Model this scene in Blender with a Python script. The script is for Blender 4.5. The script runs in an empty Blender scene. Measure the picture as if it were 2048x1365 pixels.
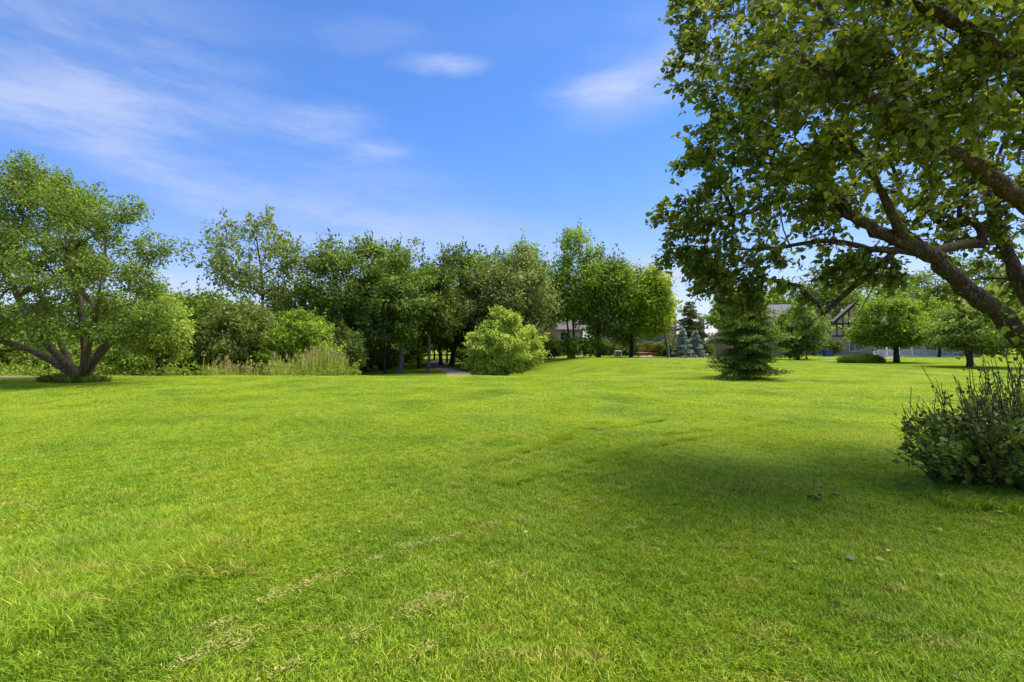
import bpy, math, random
import numpy as np
from mathutils import Vector, Matrix

scene = bpy.context.scene
C = scene.collection
R = math.radians

# ------------------------------------------------------------------ camera
EYE = 1.6
cam_data = bpy.data.cameras.new('camera')
cam_data.lens = 18.0
cam_data.sensor_width = 36.0
cam_data.clip_start = 0.05
cam_data.clip_end = 6000.0
camera = bpy.data.objects.new('camera', cam_data)
C.objects.link(camera)
camera.location = (0, 0, EYE)
camera.rotation_euler = (R(90), 0, 0)
scene.camera = camera

# ------------------------------------------------------------------ sun + sky + exposure
SUN_EL, SUN_AZ = 66.0, 66.0          # degrees; azimuth clockwise from +Y
sun_data = bpy.data.lights.new('sun', 'SUN')
sun_data.energy = 3.3
sun_data.angle = R(48.0)
sun_data.color = (1.0, 0.965, 0.90)
sun = bpy.data.objects.new('sun', sun_data)
C.objects.link(sun)
to_sun = Vector((math.sin(R(SUN_AZ)) * math.cos(R(SUN_EL)), math.cos(R(SUN_AZ)) * math.cos(R(SUN_EL)), math.sin(R(SUN_EL))))
sun.rotation_euler = to_sun.to_track_quat('Z', 'Y').to_euler()
sun.location = (20, 20, 40)

SKY_STRENGTH = 0.070
scene.view_settings.view_transform = 'Standard'
scene.view_settings.look = 'None'
scene.view_settings.exposure = 1.46
scene.view_settings.gamma = 1.0
scene.view_settings.use_curve_mapping = False
try:
    scene.cycles.use_denoising = True
    scene.cycles.denoising_input_passes = 'RGB_ALBEDO_NORMAL'
    scene.cycles.max_bounces = 8
    scene.cycles.diffuse_bounces = 3
    scene.cycles.transmission_bounces = 6
    scene.cycles.sample_clamp_indirect = 6.0
    scene.cycles.use_adaptive_sampling = False
except Exception:
    pass

F = 1024.0
CX, CY = 1024.0, 682.5


def P(px, py, Y):
    """a point of the place seen at photo pixel (px, py), Y metres away"""
    return np.array([(px - CX) / F * Y, Y, EYE + (CY - py) / F * Y])


def N(nt, typ, **kw):
    n = nt.nodes.new(typ)
    for k, v in kw.items():
        setattr(n, k, v)
    return n


def make_world():
    w = bpy.data.worlds.new('World')
    scene.world = w
    w.use_nodes = True
    nt = w.node_tree
    L = nt.links.new
    bg = nt.nodes['Background']
    sky = N(nt, 'ShaderNodeTexSky', sky_type='NISHITA', sun_disc=False)
    sky.sun_elevation = R(SUN_EL)
    sky.sun_rotation = R(SUN_AZ)
    sky.altitude = 200
    sky.air_density = 1.0
    sky.dust_density = 0.4
    sky.ozone_density = 3.0
    # photographic grade of the blue
    hs = N(nt, 'ShaderNodeHueSaturation')
    hs.inputs['Hue'].default_value = 0.508
    hs.inputs['Saturation'].default_value = 1.0
    hs.inputs['Value'].default_value = 1.0
    L(sky.outputs[0], hs.inputs['Color'])
    grade = N(nt, 'ShaderNodeVectorMath', operation='MULTIPLY')
    L(hs.outputs[0], grade.inputs[0])
    tcg = N(nt, 'ShaderNodeTexCoord')
    sep = N(nt, 'ShaderNodeSeparateXYZ')
    L(tcg.outputs['Generated'], sep.inputs[0])
    el = N(nt, 'ShaderNodeMapRange', interpolation_type='SMOOTHSTEP')
    el.inputs['From Min'].default_value = 0.0
    el.inputs['From Max'].default_value = 0.40
    L(sep.outputs['Z'], el.inputs['Value'])
    tint = N(nt, 'ShaderNodeMix', data_type='RGBA')
    tint.inputs['A'].default_value = (0.80, 0.76, 1.00, 1)
    tint.inputs['B'].default_value = (0.49, 0.80, 1.12, 1)
    L(el.outputs[0], tint.inputs['Factor'])
    L(tint.outputs['Result'], grade.inputs[1])
    tc = N(nt, 'ShaderNodeTexCoord')
    # domain warp so that the cirrus gets wispy edges
    n1 = N(nt, 'ShaderNodeTexNoise')
    n1.inputs['Scale'].default_value = 3.5
    n1.inputs['Detail'].default_value = 6.0
    n1.inputs['Roughness'].default_value = 0.55
    mp = N(nt, 'ShaderNodeMapping')
    mp.inputs['Scale'].default_value = (1.0, 1.0, 2.6)
    mp.inputs['Rotation'].default_value = (0, R(-8), 0)
    L(tc.outputs['Generated'], mp.inputs['Vector'])
    L(mp.outputs[0], n1.inputs['Vector'])
    sub = N(nt, 'ShaderNodeVectorMath', operation='SUBTRACT')
    L(n1.outputs['Color'], sub.inputs[0])
    sub.inputs[1].default_value = (0.5, 0.5, 0.5)
    scl = N(nt, 'ShaderNodeVectorMath', operation='MULTIPLY')
    L(sub.outputs[0], scl.inputs[0])
    scl.inputs[1].default_value = (0.10, 0.10, 0.05)
    add = N(nt, 'ShaderNodeVectorMath', operation='ADD')
    L(tc.outputs['Generated'], add.inputs[0])
    L(scl.outputs[0], add.inputs[1])
    # fibres
    n2 = N(nt, 'ShaderNodeTexNoise')
    n2.inputs['Scale'].default_value = 5.0
    n2.inputs['Detail'].default_value = 8.0
    n2.inputs['Roughness'].default_value = 0.66
    mp2 = N(nt, 'ShaderNodeMapping')
    mp2.inputs['Scale'].default_value = (1.0, 1.0, 4.5)
    mp2.inputs['Rotation'].default_value = (0, R(12), 0)
    L(add.outputs[0], mp2.inputs['Vector'])
    L(mp2.outputs[0], n2.inputs['Vector'])
    fib = N(nt, 'ShaderNodeMapRange', interpolation_type='SMOOTHSTEP')
    fib.inputs['From Min'].default_value = 0.30
    fib.inputs['From Max'].default_value = 0.68
    fib.inputs['To Min'].default_value = 0.22
    L(n2.outputs['Fac'], fib.inputs['Value'])

    wisps = [  # px, py, half length px, half height px, tilt deg, strength
        (165, 200, 140, 56, -2, 0.46), (90, 90, 300, 170, 10, 0.26), (330, 120, 240, 170, 30, 0.14),
        (40, 215, 180, 46, 2, 0.30),
        (878, 120, 80, 20, 2, 0.60), (735, 62, 130, 34, 5, 0.18), (655, 245, 92, 40, 8, 0.40),
        (745, 305, 66, 26, 10, 0.40), (1205, 178, 115, 34, 4, 0.60), (1340, 150, 210, 62, 16, 0.42),
        (1340, 40, 220, 70, 10, 0.16),
        (300, 345, 400, 36, -20, 0.34), (620, 440, 480, 50, -15, 0.30), (960, 480, 420, 55, -6, 0.30),
        (600, 330, 420, 120, -14, 0.24),
        (1345, 546, 66, 34, 0, 1.0), (1290, 545, 50, 26, 0, 0.75), (345, 565, 70, 26, 0, 0.75), (1560, 600, 420, 70, 0, 0.40),
        (1900, 250, 500, 200, 10, 0.25),
    ]
    total = None
    for (px, py, a, b, tilt, s) in wisps:
        d = Vector(((px - CX) / F, 1.0, (CY - py) / F))
        ln = d.length
        d.normalize()
        e1 = Vector((0, 0, 1)).cross(d) * -1.0
        e1.normalize()
        e2 = e1.cross(d) * -1.0
        if e2.z < 0:
            e2 = -e2
        t = R(tilt)
        f1 = e1 * math.cos(t) + e2 * math.sin(t)
        f2 = e2 * math.cos(t) - e1 * math.sin(t)
        f3 = f1.cross(f2)
        rot = Matrix((f1, f2, f3)).transposed().to_euler()
        m = N(nt, 'ShaderNodeMapping', vector_type='TEXTURE')
        m.inputs['Location'].default_value = d
        m.inputs['Rotation'].default_value = rot
        m.inputs['Scale'].default_value = (a * 1.3 / F / ln, b * 1.25 / F / ln, 0.8)
        L(add.outputs[0], m.inputs['Vector'])
        le = N(nt, 'ShaderNodeVectorMath', operation='LENGTH')
        L(m.outputs[0], le.inputs[0])
        mr = N(nt, 'ShaderNodeMapRange', interpolation_type='SMOOTHERSTEP')
        mr.inputs['From Min'].default_value = 1.25
        mr.inputs['From Max'].default_value = 0.05
        mr.inputs['To Min'].default_value = 0.0
        mr.inputs['To Max'].default_value = s
        L(le.outputs['Value'], mr.inputs['Value'])
        # screen: 1-(1-a)(1-b)
        if total is None:
            total = mr.outputs[0]
        else:
            sc = N(nt, 'ShaderNodeMath', operation='MULTIPLY')
            i1 = N(nt, 'ShaderNodeMath', operation='SUBTRACT')
            i1.inputs[0].default_value = 1.0
            L(total, i1.inputs[1])
            i2 = N(nt, 'ShaderNodeMath', operation='SUBTRACT')
            i2.inputs[0].default_value = 1.0
            L(mr.outputs[0], i2.inputs[1])
            L(i1.outputs[0], sc.inputs[0])
            L(i2.outputs[0], sc.inputs[1])
            o = N(nt, 'ShaderNodeMath', operation='SUBTRACT')
            o.inputs[0].default_value = 1.0
            L(sc.outputs[0], o.inputs[1])
            total = o.outputs[0]
    mul = N(nt, 'ShaderNodeMath', operation='MULTIPLY')
    L(total, mul.inputs[0])
    L(fib.outputs[0], mul.inputs[1])
    # faint veil of the same cirrus all over the sky
    n3 = N(nt, 'ShaderNodeTexNoise')
    n3.inputs['Scale'].default_value = 1.7
    n3.inputs['Detail'].default_value = 5.0
    L(mp2.outputs[0], n3.inputs['Vector'])
    veil = N(nt, 'ShaderNodeMapRange', interpolation_type='SMOOTHSTEP')
    veil.inputs['From Min'].default_value = 0.48
    veil.inputs['From Max'].default_value = 0.80
    veil.inputs['To Max'].default_value = 0.05
    L(n3.outputs['Fac'], veil.inputs['Value'])
    mx = N(nt, 'ShaderNodeMath', operation='MAXIMUM')
    L(mul.outputs[0], mx.inputs[0])
    L(veil.outputs[0], mx.inputs[1])
    mix = N(nt, 'ShaderNodeMix', data_type='RGBA')
    L(mx.outputs[0], mix.inputs['Factor'])
    L(grade.outputs[0], mix.inputs['A'])
    mix.inputs['B'].default_value = (3.5, 3.9, 5.2, 1)
    L(mix.outputs['Result'], bg.inputs['Color'])
    bg.inputs['Strength'].default_value = SKY_STRENGTH


make_world()

# ------------------------------------------------------------------ helpers
rng0 = np.random.default_rng(7)


def mk_mesh(name, verts, faces, mats=(), smooth=False, matidx=None):
    """verts (n,3) array; faces: array (m,k) or list of such arrays"""
    if isinstance(faces, np.ndarray):
        faces = [faces]
    faces = [np.asarray(f, dtype=np.int32) for f in faces if len(f)]
    me = bpy.data.meshes.new(name)
    verts = np.asarray(verts, dtype=np.float32)
    me.vertices.add(len(verts))
    me.vertices.foreach_set('co', verts.ravel())
    nl = sum(f.size for f in faces)
    npoly = sum(len(f) for f in faces)
    me.loops.add(nl)
    me.polygons.add(npoly)
    me.loops.foreach_set('vertex_index', np.concatenate([f.ravel() for f in faces]))
    starts = []
    off = 0
    for f in faces:
        starts.append(off + np.arange(len(f), dtype=np.int32) * f.shape[1])
        off += f.size
    me.polygons.foreach_set('loop_start', np.concatenate(starts))
    me.polygons.foreach_set('use_smooth', np.full(npoly, bool(smooth)))
    if matidx is not None:
        me.polygons.foreach_set('material_index', np.asarray(matidx, dtype=np.int32))
    for m in mats:
        me.materials.append(m)
    me.update(calc_edges=True)
    me.validate()
    return me


def add_obj(name, me, parent=None, loc=None):
    o = bpy.data.objects.new(name, me)
    C.objects.link(o)
    if parent is not None:
        o.parent = parent
    if loc is not None:
        o.location = loc
    return o


def tag(o, label=None, cat=None, group=None, kind=None):
    if label:
        o['label'] = label
    if cat:
        o['category'] = cat
    if group:
        o['group'] = group
    if kind:
        o['kind'] = kind
    return o


def thing(name, label, cat, loc, group=None):
    o = bpy.data.objects.new(name, None)
    o.empty_display_size = 0.3
    C.objects.link(o)
    o.location = loc
    return tag(o, label, cat, group)


class MB:
    """collects boxes and prisms into one mesh"""

    def __init__(self):
        self.v = []
        self.f = []

    def box(self, x0, x1, y0, y1, z0, z1):
        b = len(self.v)
        for z in (z0, z1):
            self.v += [(x0, y0, z), (x1, y0, z), (x1, y1, z), (x0, y1, z)]
        self.f += [tuple(b + i for i in q) for q in ((3, 2, 1, 0), (4, 5, 6, 7), (0, 1, 5, 4), (1, 2, 6, 5), (2, 3, 7, 6), (3, 0, 4, 7))]
        return self

    def prism(self, outline, y0, y1):
        """outline in x,z (counter-clockwise seen from -y), extruded along y"""
        b = len(self.v)
        n = len(outline)
        self.v += [(x, y0, z) for x, z in outline] + [(x, y1, z) for x, z in outline]
        self.f.append(tuple(b + i for i in range(n)))
        self.f.append(tuple(b + n + i for i in reversed(range(n))))
        for i in range(n):
            j = (i + 1) % n
            self.f.append((b + j, b + i, b + n + i, b + n + j))
        return self

    def prism_x(self, outline, x0, x1):
        """outline in y,z, extruded along x"""
        b = len(self.v)
        n = len(outline)
        self.v += [(x0, y, z) for y, z in outline] + [(x1, y, z) for y, z in outline]
        self.f.append(tuple(b + i for i in reversed(range(n))))
        self.f.append(tuple(b + n + i for i in range(n)))
        for i in range(n):
            j = (i + 1) % n
            self.f.append((b + i, b + j, b + n + j, b + n + i))
        return self

    def build(self, name, mat, parent=None, loc=None, bevel=0):
        me = bpy.data.meshes.new(name)
        me.from_pydata(self.v, [], self.f)
        me.materials.append(mat)
        me.update()
        o = add_obj(name, me, parent, loc)
        if bevel:
            m = o.modifiers.new('bevel', 'BEVEL')
            m.width = bevel
            m.segments = 1
        return o


# ------------------------------------------------------------------ materials
def new_mat(name):
    m = bpy.data.materials.new(name)
    m.use_nodes = True
    nt = m.node_tree
    nt.nodes.clear()
    out = N(nt, 'ShaderNodeOutputMaterial')
    return m, nt, out


def ramp(nt, stops):
    r = N(nt, 'ShaderNodeValToRGB')
    el = r.color_ramp.elements
    while len(el) > 1:
        el.remove(el[-1])
    el[0].position = stops[0][0]
    el[0].color = (*stops[0][1], 1)
    for p, c in stops[1:]:
        e = el.new(p)
        e.color = (*c, 1)
    return r


LEAF_GAIN = (1.50, 1.42, 1.0)


def leaf_mat(name, dark, mid, light, trans=0.40, tcol=None, rough=0.6, spec=0.18, patch=0.35, patch_scale=0.45):
    dark, mid, light = [tuple(min(0.75, c * k) for c, k in zip(q, LEAF_GAIN)) for q in (dark, mid, light)]
    m, nt, out = new_mat(name)
    L = nt.links.new
    g = N(nt, 'ShaderNodeNewGeometry')
    rp = ramp(nt, [(0.0, dark), (0.5, mid), (1.0, light)])
    L(g.outputs['Random Per Island'], rp.inputs[0])
    no = N(nt, 'ShaderNodeTexNoise')
    no.inputs['Scale'].default_value = patch_scale
    no.inputs['Detail'].default_value = 3.0
    L(g.outputs['Position'], no.inputs['Vector'])
    mr = N(nt, 'ShaderNodeMapRange')
    mr.inputs['From Min'].default_value = 0.3
    mr.inputs['From Max'].default_value = 0.7
    mr.inputs['To Min'].default_value = 1.0 - patch
    mr.inputs['To Max'].default_value = 1.0 + patch
    L(no.outputs['Fac'], mr.inputs['Value'])
    mul = N(nt, 'ShaderNodeVectorMath', operation='SCALE')
    L(rp.outputs[0], mul.inputs[0])
    L(mr.outputs[0], mul.inputs['Scale'])
    pr = N(nt, 'ShaderNodeBsdfPrincipled')
    pr.inputs['Roughness'].default_value = rough
    pr.inputs['Specular IOR Level'].default_value = spec
    L(mul.outputs[0], pr.inputs['Base Color'])
    tr = N(nt, 'ShaderNodeBsdfTranslucent')
    tm = N(nt, 'ShaderNodeVectorMath', operation='MULTIPLY')
    L(mul.outputs[0], tm.inputs[0])
    tm.inputs[1].default_value = tcol or (1.35, 1.3, 0.7)
    L(tm.outputs[0], tr.inputs['Color'])
    mx = N(nt, 'ShaderNodeMixShader')
    mx.inputs[0].default_value = trans
    L(pr.outputs[0], mx.inputs[1])
    L(tr.outputs[0], mx.inputs[2])
    L(mx.outputs[0], out.inputs['Surface'])
    return m


def simple_mat(name, col, rough=0.7, spec=0.3, var=0.18, scale=6.0, bump=0.0, metal=0.0):
    m, nt, out = new_mat(name)
    L = nt.links.new
    tc = N(nt, 'ShaderNodeTexCoord')
    no = N(nt, 'ShaderNodeTexNoise')
    no.inputs['Scale'].default_value = scale
    no.inputs['Detail'].default_value = 6.0
    no.inputs['Roughness'].default_value = 0.65
    L(tc.outputs['Object'], no.inputs['Vector'])
    rp = ramp(nt, [(0.25, tuple(c * (1 - var) for c in col)), (0.75, tuple(min(1, c * (1 + var)) for c in col))])
    L(no.outputs['Fac'], rp.inputs[0])
    pr = N(nt, 'ShaderNodeBsdfPrincipled')
    pr.inputs['Roughness'].default_value = rough
    pr.inputs['Specular IOR Level'].default_value = spec
    pr.inputs['Metallic'].default_value = metal
    L(rp.outputs[0], pr.inputs['Base Color'])
    if bump:
        bp = N(nt, 'ShaderNodeBump')
        bp.inputs['Strength'].default_value = bump
        bp.inputs['Distance'].default_value = 0.03
        L(no.outputs['Fac'], bp.inputs['Height'])
        L(bp.outputs[0], pr.inputs['Normal'])
    L(pr.outputs[0], out.inputs['Surface'])
    return m


def bark_mat(name, dark, light, moss=None, scale=7.0):
    m, nt, out = new_mat(name)
    L = nt.links.new
    tc = N(nt, 'ShaderNodeTexCoord')
    mp = N(nt, 'ShaderNodeMapping')
    mp.inputs['Scale'].default_value = (1.0, 1.0, 0.35)
    L(tc.outputs['Object'], mp.inputs['Vector'])
    no = N(nt, 'ShaderNodeTexNoise')
    no.inputs['Scale'].default_value = scale * 1.6
    no.inputs['Detail'].default_value = 10.0
    no.inputs['Roughness'].default_value = 0.72
    no.inputs['Distortion'].default_value = 0.6
    L(mp.outputs[0], no.inputs['Vector'])
    vo = N(nt, 'ShaderNodeTexVoronoi', feature='DISTANCE_TO_EDGE')
    vo.inputs['Scale'].default_value = scale * 3.2
    wv = N(nt, 'ShaderNodeVectorMath', operation='MULTIPLY_ADD')
    L(no.outputs['Color'], wv.inputs[0])
    wv.inputs[1].default_value = (0.12, 0.12, 0.12)
    L(mp.outputs[0], wv.inputs[2])
    L(wv.outputs[0], vo.inputs['Vector'])
    ed = N(nt, 'ShaderNodeMapRange')
    ed.inputs['From Max'].default_value = 0.22
    ed.inputs['To Min'].default_value = 0.45
    L(vo.outputs['Distance'], ed.inputs['Value'])
    mul = N(nt, 'ShaderNodeMath', operation='MULTIPLY')
    L(ed.outputs[0], mul.inputs[0])
    L(no.outputs['Fac'], mul.inputs[1])
    rp = ramp(nt, [(0.18, dark), (0.62, light)])
    L(mul.outputs[0], rp.inputs[0])
    col = rp.outputs[0]
    if moss:
        n2 = N(nt, 'ShaderNodeTexNoise')
        n2.inputs['Scale'].default_value = 2.2
        n2.inputs['Detail'].default_value = 6.0
        L(tc.outputs['Object'], n2.inputs['Vector'])
        r2 = ramp(nt, [(0.50, (0, 0, 0)), (0.68, (0.7, 0.7, 0.7))])
        L(n2.outputs['Fac'], r2.inputs[0])
        mx = N(nt, 'ShaderNodeMix', data_type='RGBA')
        L(r2.outputs[0], mx.inputs['Factor'])
        L(col, mx.inputs['A'])
        mx.inputs['B'].default_value = (*moss, 1)
        col = mx.outputs['Result']
    pr = N(nt, 'ShaderNodeBsdfPrincipled')
    pr.inputs['Roughness'].default_value = 0.9
    pr.inputs['Specular IOR Level'].default_value = 0.15
    L(col, pr.inputs['Base Color'])
    bp = N(nt, 'ShaderNodeBump')
    bp.inputs['Strength'].default_value = 0.9
    bp.inputs['Distance'].default_value = 0.03
    L(mul.outputs[0], bp.inputs['Height'])
    L(bp.outputs[0], pr.inputs['Normal'])
    L(pr.outputs[0], out.inputs['Surface'])
    return m


def lawn_colour(nt, blades):
    """colour of the turf from the place on the ground: lush, yellowish and dry patches"""
    L = nt.links.new
    g = N(nt, 'ShaderNodeNewGeometry')
    pos = g.outputs['Position']
    n1 = N(nt, 'ShaderNodeTexNoise')
    n1.inputs['Scale'].default_value = 0.55
    n1.inputs['Detail'].default_value = 5.0
    n1.inputs['Roughness'].default_value = 0.6
    L(pos, n1.inputs['Vector'])
    rp = ramp(nt, [(0.30, LAWN[0]), (0.5, LAWN[1]), (0.72, LAWN[2])])
    L(n1.outputs['Fac'], rp.inputs[0])
    # fine dry thatch
    n2 = N(nt, 'ShaderNodeTexNoise')
    n2.inputs['Scale'].default_value = 4.5
    n2.inputs['Detail'].default_value = 4.0
    mp = N(nt, 'ShaderNodeMapping')
    mp.inputs['Rotation'].default_value = (0, 0, R(35))
    mp.inputs['Scale'].default_value = (0.45, 1.5, 1.0)
    L(pos, mp.inputs['Vector'])
    L(mp.outputs[0], n2.inputs['Vector'])
    r2 = ramp(nt, [(0.55, (0, 0, 0)), (0.76, (0.65, 0.65, 0.65))])
    L(n2.outputs['Fac'], r2.inputs[0])
    mx = N(nt, 'ShaderNodeMix', data_type='RGBA')
    L(r2.outputs[0], mx.inputs['Factor'])
    L(rp.outputs[0], mx.inputs['A'])
    mx.inputs['B'].default_value = (*LAWN[3], 1)
    col = mx.outputs['Result']
    if blades:
        rr = ramp(nt, [(0.0, (0.32, 0.40, 0.36)), (0.5, (0.92, 0.94, 1.0)), (0.9, (1.38, 1.24, 1.15)), (0.955, (1.35, 1.2, 1.0)), (0.975, (2.1, 1.35, 3.2)), (1.0, (2.4, 1.5, 4.5))])
        L(g.outputs['Random Per Island'], rr.inputs[0])
        mm = N(nt, 'ShaderNodeVectorMath', operation='MULTIPLY')
        L(col, mm.inputs[0])
        L(rr.outputs[0], mm.inputs[1])
        col = mm.outputs[0]
    return col, pos


# lush, mid, yellow-green, dry
LAWN = [(0.200, 0.330, 0.020), (0.315, 0.445, 0.026), (0.425, 0.505, 0.038), (0.50, 0.44, 0.11)]


def grass_blade_mat():
    m, nt, out = new_mat('grass_blade')
    L = nt.links.new
    col, pos = lawn_colour(nt, True)
    pr = N(nt, 'ShaderNodeBsdfPrincipled')
    pr.inputs['Roughness'].default_value = 0.55
    pr.inputs['Specular IOR Level'].default_value = 0.22
    L(col, pr.inputs['Base Color'])
    tr = N(nt, 'ShaderNodeBsdfTranslucent')
    tm = N(nt, 'ShaderNodeVectorMath', operation='MULTIPLY')
    L(col, tm.inputs[0])
    tm.inputs[1].default_value = (1.35, 1.3, 0.8)
    L(tm.outputs[0], tr.inputs['Color'])
    mx = N(nt, 'ShaderNodeMixShader')
    mx.inputs[0].default_value = 0.45
    L(pr.outputs[0], mx.inputs[1])
    L(tr.outputs[0], mx.inputs[2])
    L(mx.outputs[0], out.inputs['Surface'])
    return m


def ground_mat():
    m, nt, out = new_mat('turf')
    L = nt.links.new
    col, pos = lawn_colour(nt, False)
    n = N(nt, 'ShaderNodeTexNoise')
    n.inputs['Scale'].default_value = 18.0
    n.inputs['Detail'].default_value = 8.0
    n.inputs['Roughness'].default_value = 0.75
    L(pos, n.inputs['Vector'])
    r = ramp(nt, [(0.30, (0.34, 0.27, 0.30)), (0.7, (0.72, 0.62, 0.7))])
    L(n.outputs['Fac'], r.inputs[0])
    mm = N(nt, 'ShaderNodeVectorMath', operation='MULTIPLY')
    L(col, mm.inputs[0])
    L(r.outputs[0], mm.inputs[1])
    pr = N(nt, 'ShaderNodeBsdfPrincipled')
    pr.inputs['Roughness'].default_value = 0.95
    pr.inputs['Specular IOR Level'].default_value = 0.1
    L(mm.outputs[0], pr.inputs['Base Color'])
    bp = N(nt, 'ShaderNodeBump')
    bp.inputs['Strength'].default_value = 0.8
    bp.inputs['Distance'].default_value = 0.05
    L(n.outputs['Fac'], bp.inputs['Height'])
    L(bp.outputs[0], pr.inputs['Normal'])
    L(pr.outputs[0], out.inputs['Surface'])
    return m


M = {}
M['blade'] = grass_blade_mat()
M['turf'] = ground_mat()
M['near_leaf'] = leaf_mat('near_leaf', (0.044, 0.074, 0.013), (0.105, 0.150, 0.025), (0.230, 0.270, 0.058), trans=0.50, patch=0.25, rough=0.5, spec=0.25)
M['left_leaf'] = leaf_mat('left_leaf', (0.040, 0.078, 0.014), (0.095, 0.152, 0.026), (0.210, 0.275, 0.060), trans=0.42, patch=0.30, patch_scale=0.9)
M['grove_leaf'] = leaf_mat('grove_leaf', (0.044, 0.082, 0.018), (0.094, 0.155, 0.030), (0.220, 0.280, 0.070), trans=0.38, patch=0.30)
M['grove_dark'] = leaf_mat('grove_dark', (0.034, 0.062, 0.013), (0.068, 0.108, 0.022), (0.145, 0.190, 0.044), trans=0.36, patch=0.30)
M['silver_leaf'] = leaf_mat('silver_leaf', (0.045, 0.075, 0.022), (0.100, 0.140, 0.048), (0.270, 0.310, 0.150), trans=0.36, patch=0.25)
M['aspen_leaf'] = leaf_mat('aspen_leaf', (0.055, 0.090, 0.020), (0.105, 0.145, 0.036), (0.215, 0.245, 0.085), trans=0.40, patch=0.2)
M['bright_leaf'] = leaf_mat('bright_leaf', (0.060, 0.115, 0.014), (0.130, 0.205, 0.025), (0.250, 0.330, 0.055), trans=0.42, patch=0.25)
M['yellow_leaf'] = leaf_mat('yellow_leaf', (0.120, 0.180, 0.012), (0.210, 0.290, 0.022), (0.320, 0.390, 0.045), trans=0.44, patch=0.25)
M['bush_leaf'] = leaf_mat('bush_leaf', (0.085, 0.140, 0.026), (0.205, 0.285, 0.056), (0.380, 0.450, 0.125), trans=0.40, patch=0.22, patch_scale=0.8)
M['crab_leaf'] = leaf_mat('crab_leaf', (0.060, 0.100, 0.020), (0.130, 0.190, 0.038), (0.265, 0.330, 0.100), trans=0.40, patch=0.25)
M['shrub_leaf'] = leaf_mat('shrub_leaf', (0.042, 0.078, 0.012), (0.090, 0.145, 0.022), (0.190, 0.255, 0.050), trans=0.35, patch=0.25, patch_scale=1.5, rough=0.5, spec=0.22)
M['spruce'] = leaf_mat('spruce_needles', (0.045, 0.078, 0.014), (0.085, 0.130, 0.022), (0.160, 0.210, 0.040), trans=0.18, patch=0.25, patch_scale=1.2)
M['pine'] = leaf_mat('pine_needles', (0.045, 0.058, 0.016), (0.080, 0.098, 0.026), (0.140, 0.150, 0.042), trans=0.15, patch=0.25)
M['blue_spruce'] = leaf_mat('blue_spruce_needles', (0.075, 0.115, 0.120), (0.160, 0.215, 0.230), (0.330, 0.390, 0.400), trans=0.12, tcol=(1.1, 1.1, 1.0), patch=0.15)
M['reed'] = leaf_mat('reed_blade', (0.130, 0.180, 0.040), (0.220, 0.270, 0.075), (0.380, 0.390, 0.150), trans=0.35, patch=0.2)
M['plume'] = leaf_mat('reed_plume', (0.18, 0.15, 0.08), (0.26, 0.215, 0.12), (0.34, 0.29, 0.17), trans=0.2, tcol=(1, 1, 1), patch=0.1)
M['herb'] = leaf_mat('herb_leaf', (0.070, 0.115, 0.016), (0.130, 0.185, 0.026), (0.230, 0.270, 0.045), trans=0.4, patch=0.3, patch_scale=1.0)
M['tall_grass'] = leaf_mat('tall_grass_blade', (0.045, 0.090, 0.012), (0.080, 0.145, 0.018), (0.130, 0.200, 0.030), trans=0.42, patch=0.2)
M['lush'] = leaf_mat('lush_grass_blade', (0.13, 0.20, 0.015), (0.19, 0.265, 0.02), (0.26, 0.33, 0.03), trans=0.42, patch=0.2)
M['vine'] = leaf_mat('vine_leaf', (0.05, 0.11, 0.01), (0.10, 0.19, 0.02), (0.20, 0.28, 0.04), trans=0.4, patch=0.2, patch_scale=2)
M['bark_near'] = bark_mat('bark_near', (0.022, 0.015, 0.010), (0.24, 0.17, 0.115), moss=(0.13, 0.12, 0.03), scale=9)
M['bark_left'] = bark_mat('bark_left', (0.050, 0.033, 0.020), (0.32, 0.22, 0.14), moss=(0.11, 0.10, 0.025), scale=6)
M['bark'] = bark_mat('bark_dark', (0.018, 0.014, 0.010), (0.11, 0.085, 0.065), scale=5)
M['bark_pale'] = bark_mat('bark_pale', (0.10, 0.085, 0.065), (0.34, 0.29, 0.23), scale=5)
M['twig'] = simple_mat('twig', (0.075, 0.050, 0.032), rough=0.85, var=0.3)
M['asphalt'] = simple_mat('asphalt_path', (0.23, 0.185, 0.145), rough=0.9, var=0.14, scale=3.0)
M['soil'] = simple_mat('mulch_soil', (0.095, 0.062, 0.036), rough=0.95, var=0.5, scale=14, bump=0.8)
M['straw'] = leaf_mat('dry_clipping', (0.22, 0.19, 0.07), (0.28, 0.25, 0.10), (0.36, 0.33, 0.15), trans=0.15, tcol=(1, 1, 1), patch=0.1)
M['cream'] = simple_mat('cream_siding', (0.52, 0.45, 0.32), rough=0.8, var=0.05, scale=2)
M['stucco'] = simple_mat('yellow_stucco', (0.60, 0.47, 0.25), rough=0.9, var=0.06, scale=3)
M['timber'] = simple_mat('dark_timber', (0.045, 0.028, 0.020), rough=0.8, var=0.2)
M['white'] = simple_mat('white_trim', (0.80, 0.80, 0.78), rough=0.5, var=0.04)
M['roof_grey'] = simple_mat('grey_shingles', (0.14, 0.135, 0.145), rough=0.9, var=0.3, scale=9, bump=0.3)
M['roof_brown'] = simple_mat('brown_shingles', (0.12, 0.095, 0.08), rough=0.9, var=0.3, scale=9, bump=0.3)
M['tan'] = simple_mat('tan_siding', (0.30, 0.23, 0.16), rough=0.85, var=0.08)
M['deck'] = simple_mat('orange_deck_wood', (0.36, 0.11, 0.03), rough=0.6, var=0.15)
M['metal_grey'] = simple_mat('grey_metal', (0.45, 0.45, 0.44), rough=0.5, var=0.06)
M['metal_dark'] = simple_mat('dark_metal', (0.05, 0.052, 0.055), rough=0.5, var=0.1)
M['blue_plastic'] = simple_mat('blue_plastic', (0.05, 0.10, 0.24), rough=0.45, var=0.05)
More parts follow.
